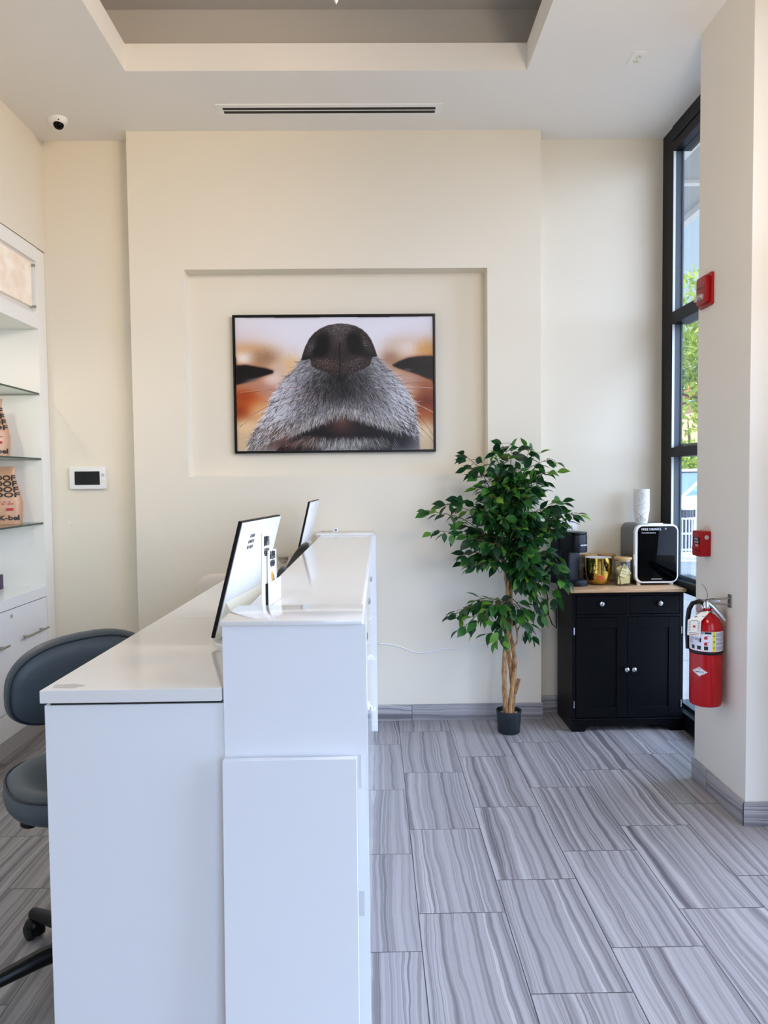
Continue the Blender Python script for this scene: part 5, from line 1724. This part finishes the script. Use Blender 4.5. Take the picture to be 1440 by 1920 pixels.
BD = thing('peach_building', 'peach stucco building with a tan tiled roof across the street', 'building', (27, 58, 0))
PEACH = mat('peach_stucco', rgb(232, 196, 164), .8, var=.04)
TANR = mat('tan_roof', rgb(214, 150, 104), .7, var=.06)
obj('wall', M().box(25.6, 34, 56, 66, -.03, 7.2), PEACH, BD)
obj('roof', M().prism([(24.4, 8.3), (24.6, 7.9), (36, 7.6), (36, 9.6), (27, 9.6)], -68, -54.5, frame_mx((0, 0, 0), (1, 0, 0), (0, 0, 1), (0, -1, 0))), TANR, BD)
obj('column', M().box(25.2, 25.9, 54.9, 55.6, -.03, 7.8).box(26.8, 27.5, 54.9, 55.6, -.03, 7.8), PEACH, BD)
obj('parapet', M().box(24.9, 29, 54.8, 55.9, 5.2, 6.4), TANR, BD)
v = thing('street_lamp', 'thin curved street lamp beside the peach building', 'street lamp', (13.9, 30, -.03))
obj('pole', M().tube([(13.9, 30, -.03), (13.9, 30, 4.1), (13.8, 30, 4.4), (13.4, 30, 4.6), (13.0, 30, 4.6)], .04, 8), ALUM, v)
obj('lamp_head', M().box(12.75, 13.05, 29.9, 30.1, 4.53, 4.61, .02), ALUM, v)

# slatted litter bin
v = thing('litter_bin', 'white slatted metal litter bin on the pavement outside', 'bin', (5.78, 13.7, -.03))
WBIN = mat('white_bin_metal', rgb(226, 228, 232), .4, var=.02)
bx_, by_ = 5.80, 13.7
obj('base', M().lathe([(.26, -.03), (.26, .09), (.24, .10)], 28, Matrix.Translation((bx_, by_, 0))), WBIN, v)
m = M()
for i in range(24):
    a = 2 * PI * i / 24
    x, y = bx_ + .25 * math.cos(a), by_ + .25 * math.sin(a)
    m.tube([(x, y, .08), (x, y, .70)], .014, 6)
obj('slats', m, WBIN, v)
m = M()
for z in (.12, .42, .70, .88):
    m.lathe([(.25, z), (.265, z), (.265, z + .035), (.25, z + .035)], 28, Matrix.Translation((bx_, by_, 0)))
obj('hoop', m, WBIN, v)
obj('liner', M().lathe([(.22, .09), (.22, .86)], 24, Matrix.Translation((bx_, by_, 0))), SLATE, v)
m = M()
for i in range(12):
    a = 2 * PI * i / 12
    m.tube([(bx_ + .255 * math.cos(a), by_ + .255 * math.sin(a), .72), (bx_ + .255 * math.cos(a), by_ + .255 * math.sin(a), .88)], .012, 6)
obj('upper_bars', m, SLATE, v)

# parked car
CAR = thing('parked_car', 'white car parked outside with its windscreen towards the window', 'car', (8.0, 17.0, -.03))
CW = mat('white_car_paint', rgb(232, 236, 242), .15, var=.01, coat=.6)
cm = Matrix.Translation((7.55, 17.2, -.03)) @ Matrix.Rotation(math.radians(200), 4, 'Z')
# car local: x forward, y left, z up
side = [(-2.2, .45), (-2.25, .8), (-2.15, 1.05), (-1.2, 1.12), (.75, 1.10), (1.95, .98), (2.22, .80), (2.25, .45), (1.9, .30), (-1.9, .30)]
sm = cm @ frame_mx((0, 0, 0), (1, 0, 0), (0, 0, 1), (0, -1, 0))
obj('body', M().prism(side, -.9, .9, sm, .10, 3), CW, CAR)
cab = [(-1.7, 1.08), (-1.35, 1.52), (-.9, 1.66), (-.1, 1.68), (.15, 1.62), (.95, 1.08)]
obj('cabin', M().prism(cab, -.74, .74, sm, .05, 2), mat('car_glass', rgb(120, 152, 178), .08, var=.0, coat=.4), CAR)
obj('roof', M().prism([(-1.3, 1.56), (-.9, 1.69), (-.1, 1.71), (.18, 1.64), (-.1, 1.60), (-.9, 1.60)], -.76, .76, sm, .01), CW, CAR)
m = M()
for y in (-.75, .75):
    m.tube([cm @ Vector((.98, y, 1.08)), cm @ Vector((.18, y * .96, 1.63))], .035, 8)
    m.tube([cm @ Vector((-.35, y, 1.08)), cm @ Vector((-.38, y * .96, 1.66))], .035, 8)
obj('pillar', m, CW, CAR)
for x in (-1.35, 1.4):
    for y in (-.85, .85):
        wm_ = cm @ frame_mx((x, y, .33), (1, 0, 0), (0, 0, 1), (0, -1, 0))
        w_ = obj('wheel', M().lathe([(.001, -.1), (.30, -.1), (.33, -.07), (.33, .07), (.30, .1), (.001, .1)], 28, wm_), BLKM, CAR)
        obj('hub', M().lathe([(.19, -.108), (.19, .108)], 20, wm_), ALUM, w_)
obj('grille', M().box(2.20, 2.275, -.55, .55, .50, .72, .02, mx=cm), BLKP, CAR)
for y in (-.72, .72):
    obj('headlight', M().box(2.12, 2.25, y - .13, y + .13, .72, .86, .03, mx=cm), CHRM, CAR)
obj('bumper', M().box(2.16, 2.32, -.88, .88, .34, .50, .04, mx=cm), CW, CAR)

# ------------------------------------------------------------------ light
def world():
    w = bpy.data.worlds.new('world')
    SC.world = w
    w.use_nodes = True
    nt = w.node_tree
    nt.nodes.clear()
    N = lambda t, **k: (lambda nd: ([setattr(nd, a, b) for a, b in k.items()], nd)[1])(nt.nodes.new(t))
    out = N('ShaderNodeOutputWorld'); bg = N('ShaderNodeBackground')
    tc = N('ShaderNodeTexCoord'); sp = N('ShaderNodeSeparateXYZ')
    nt.links.new(tc.outputs['Generated'], sp.inputs[0])
    r = N('ShaderNodeValToRGB')
    cr = r.color_ramp
    cr.elements[0].position = 0.0; cr.elements[0].color = (.72, .90, 1.0, 1)
    cr.elements[1].position = .6; cr.elements[1].color = (.34, .62, 1.0, 1)
    nt.links.new(sp.outputs[2], r.inputs[0])
    # bright lobe added to the sky right of view, to light the room
    mr = N('ShaderNodeMapRange'); mr.interpolation_type = 'SMOOTHSTEP'
    mr.inputs['From Min'].default_value = 0.25; mr.inputs['From Max'].default_value = .85
    mr.inputs['To Min'].default_value = 0.0; mr.inputs['To Max'].default_value = 1.0
    dp = N('ShaderNodeVectorMath', operation='DOT_PRODUCT')
    nt.links.new(tc.outputs['Generated'], dp.inputs[0])
    dp.inputs[1].default_value = Vector((.86, -.46, .22)).normalized()
    nt.links.new(dp.outputs['Value'], mr.inputs['Value'])
    mx = N('ShaderNodeMix', data_type='RGBA')
    nt.links.new(mr.outputs[0], mx.inputs[0]); nt.links.new(r.outputs[0], mx.inputs[6])
    mx.inputs[7].default_value = (SKY_FILL[0], SKY_FILL[1], SKY_FILL[2], 1)
    nt.links.new(mx.outputs[2], bg.inputs[0])
    bg.inputs[1].default_value = SKYS
    nt.links.new(bg.outputs[0], out.inputs[0])
SKY_FILL = (4.5, 5.8, 8.2)
SKYS = 1.0
world()

def portal(loc, rot, sx, sy):
    l = bpy.data.lights.new('window_portal', 'AREA')
    l.shape = 'RECTANGLE'; l.size = sx; l.size_y = sy
    l.cycles.is_portal = True
    o = bpy.data.objects.new('window_portal', l)
    o.location = loc; o.rotation_euler = rot
    COL.objects.link(o)
portal((1.02, -1.72, 1.78), (-PI / 2, 0, PI), 1.6, 3.4)
portal((1.96, 1.52, 1.8), (0, PI / 2, 0), 3.4, 2.4)
portal((1.96, 4.03, 1.8), (0, PI / 2, 0), 3.4, 1.0)

sun = bpy.data.lights.new('sun', 'SUN')
sun.energy = 9.0
sun.angle = math.radians(.6)
sun.color = (1.0, .87, .70)
so = bpy.data.objects.new('sun', sun)
so.rotation_euler = Vector((-.5, .5, .70)).to_track_quat('Z', 'Y').to_euler()
COL.objects.link(so)

def lamp(name, loc, power, col, size=.12):
    l = bpy.data.lights.new(name, 'AREA')
    l.shape = 'DISK'; l.size = size; l.energy = power; l.color = col
    o = bpy.data.objects.new(name, l)
    o.location = loc
    COL.objects.link(o)
WARM = (1.0, .80, .58)
for x, y in ((1.3, .4),):
    lamp('added_downlight', (x, y, ZC - .004), 2.5, WARM)  # added ceiling light, unseen, for extra warm light

def fill_light(loc, power, col, rad=.2):  # warm point light added out of view to brighten walls and desk
    l = bpy.data.lights.new('added_fill_light', 'POINT')
    l.energy = power; l.color = col; l.shadow_soft_size = rad
    o = bpy.data.objects.new('added_fill_light', l)
    o.location = loc
    COL.objects.link(o)
AMB = (1.0, .74, .47)
fill_light((1.25, 1.9, 2.65), 39, (1.0, .81, .60))
def wall_spot(loc, aim, power, ang, col=AMB):  # added unseen spots that warm the upper back and left walls
    l = bpy.data.lights.new('added_wall_spot', 'SPOT')
    l.energy = power; l.color = col; l.shadow_soft_size = .38
    l.spot_size = math.radians(ang); l.spot_blend = 1.0
    o = bpy.data.objects.new('added_wall_spot', l)
    o.location = loc
    o.rotation_euler = (Vector(loc) - Vector(aim)).to_track_quat('Z', 'Y').to_euler()
    COL.objects.link(o)
wall_spot((1.0, .3, 3.3), (-.9, 4.5, 2.9), 48, 80)
wall_spot((1.1, .9, 3.2), (-2.0, 3.7, 3.1), 180, 70)
al = bpy.data.lights.new('shelf_light', 'AREA'); al.shape = 'RECTANGLE'; al.size = .06; al.size_y = .5; al.energy = 6.5; al.color = (1.0, .86, .72)
ao = bpy.data.objects.new('shelf_light', al); ao.location = (-2.30, 3.55, 2.45); COL.objects.link(ao)

# ------------------------------------------------------------------ colour management
SC.view_settings.view_transform = 'Standard'
SC.view_settings.look = 'None'
SC.view_settings.gamma = 1.0
SC.view_settings.exposure = 0.10
SC.view_settings.use_curve_mapping = False
SC.cycles.use_denoising = True
SC.cycles.max_bounces = 10
SC.cycles.diffuse_bounces = 6
SC.cycles.glossy_bounces = 4
SC.cycles.transparent_max_bounces = 16
SC.cycles.caustics_reflective = False
SC.cycles.caustics_refractive = False
SC.cycles.sample_clamp_indirect = 6.0
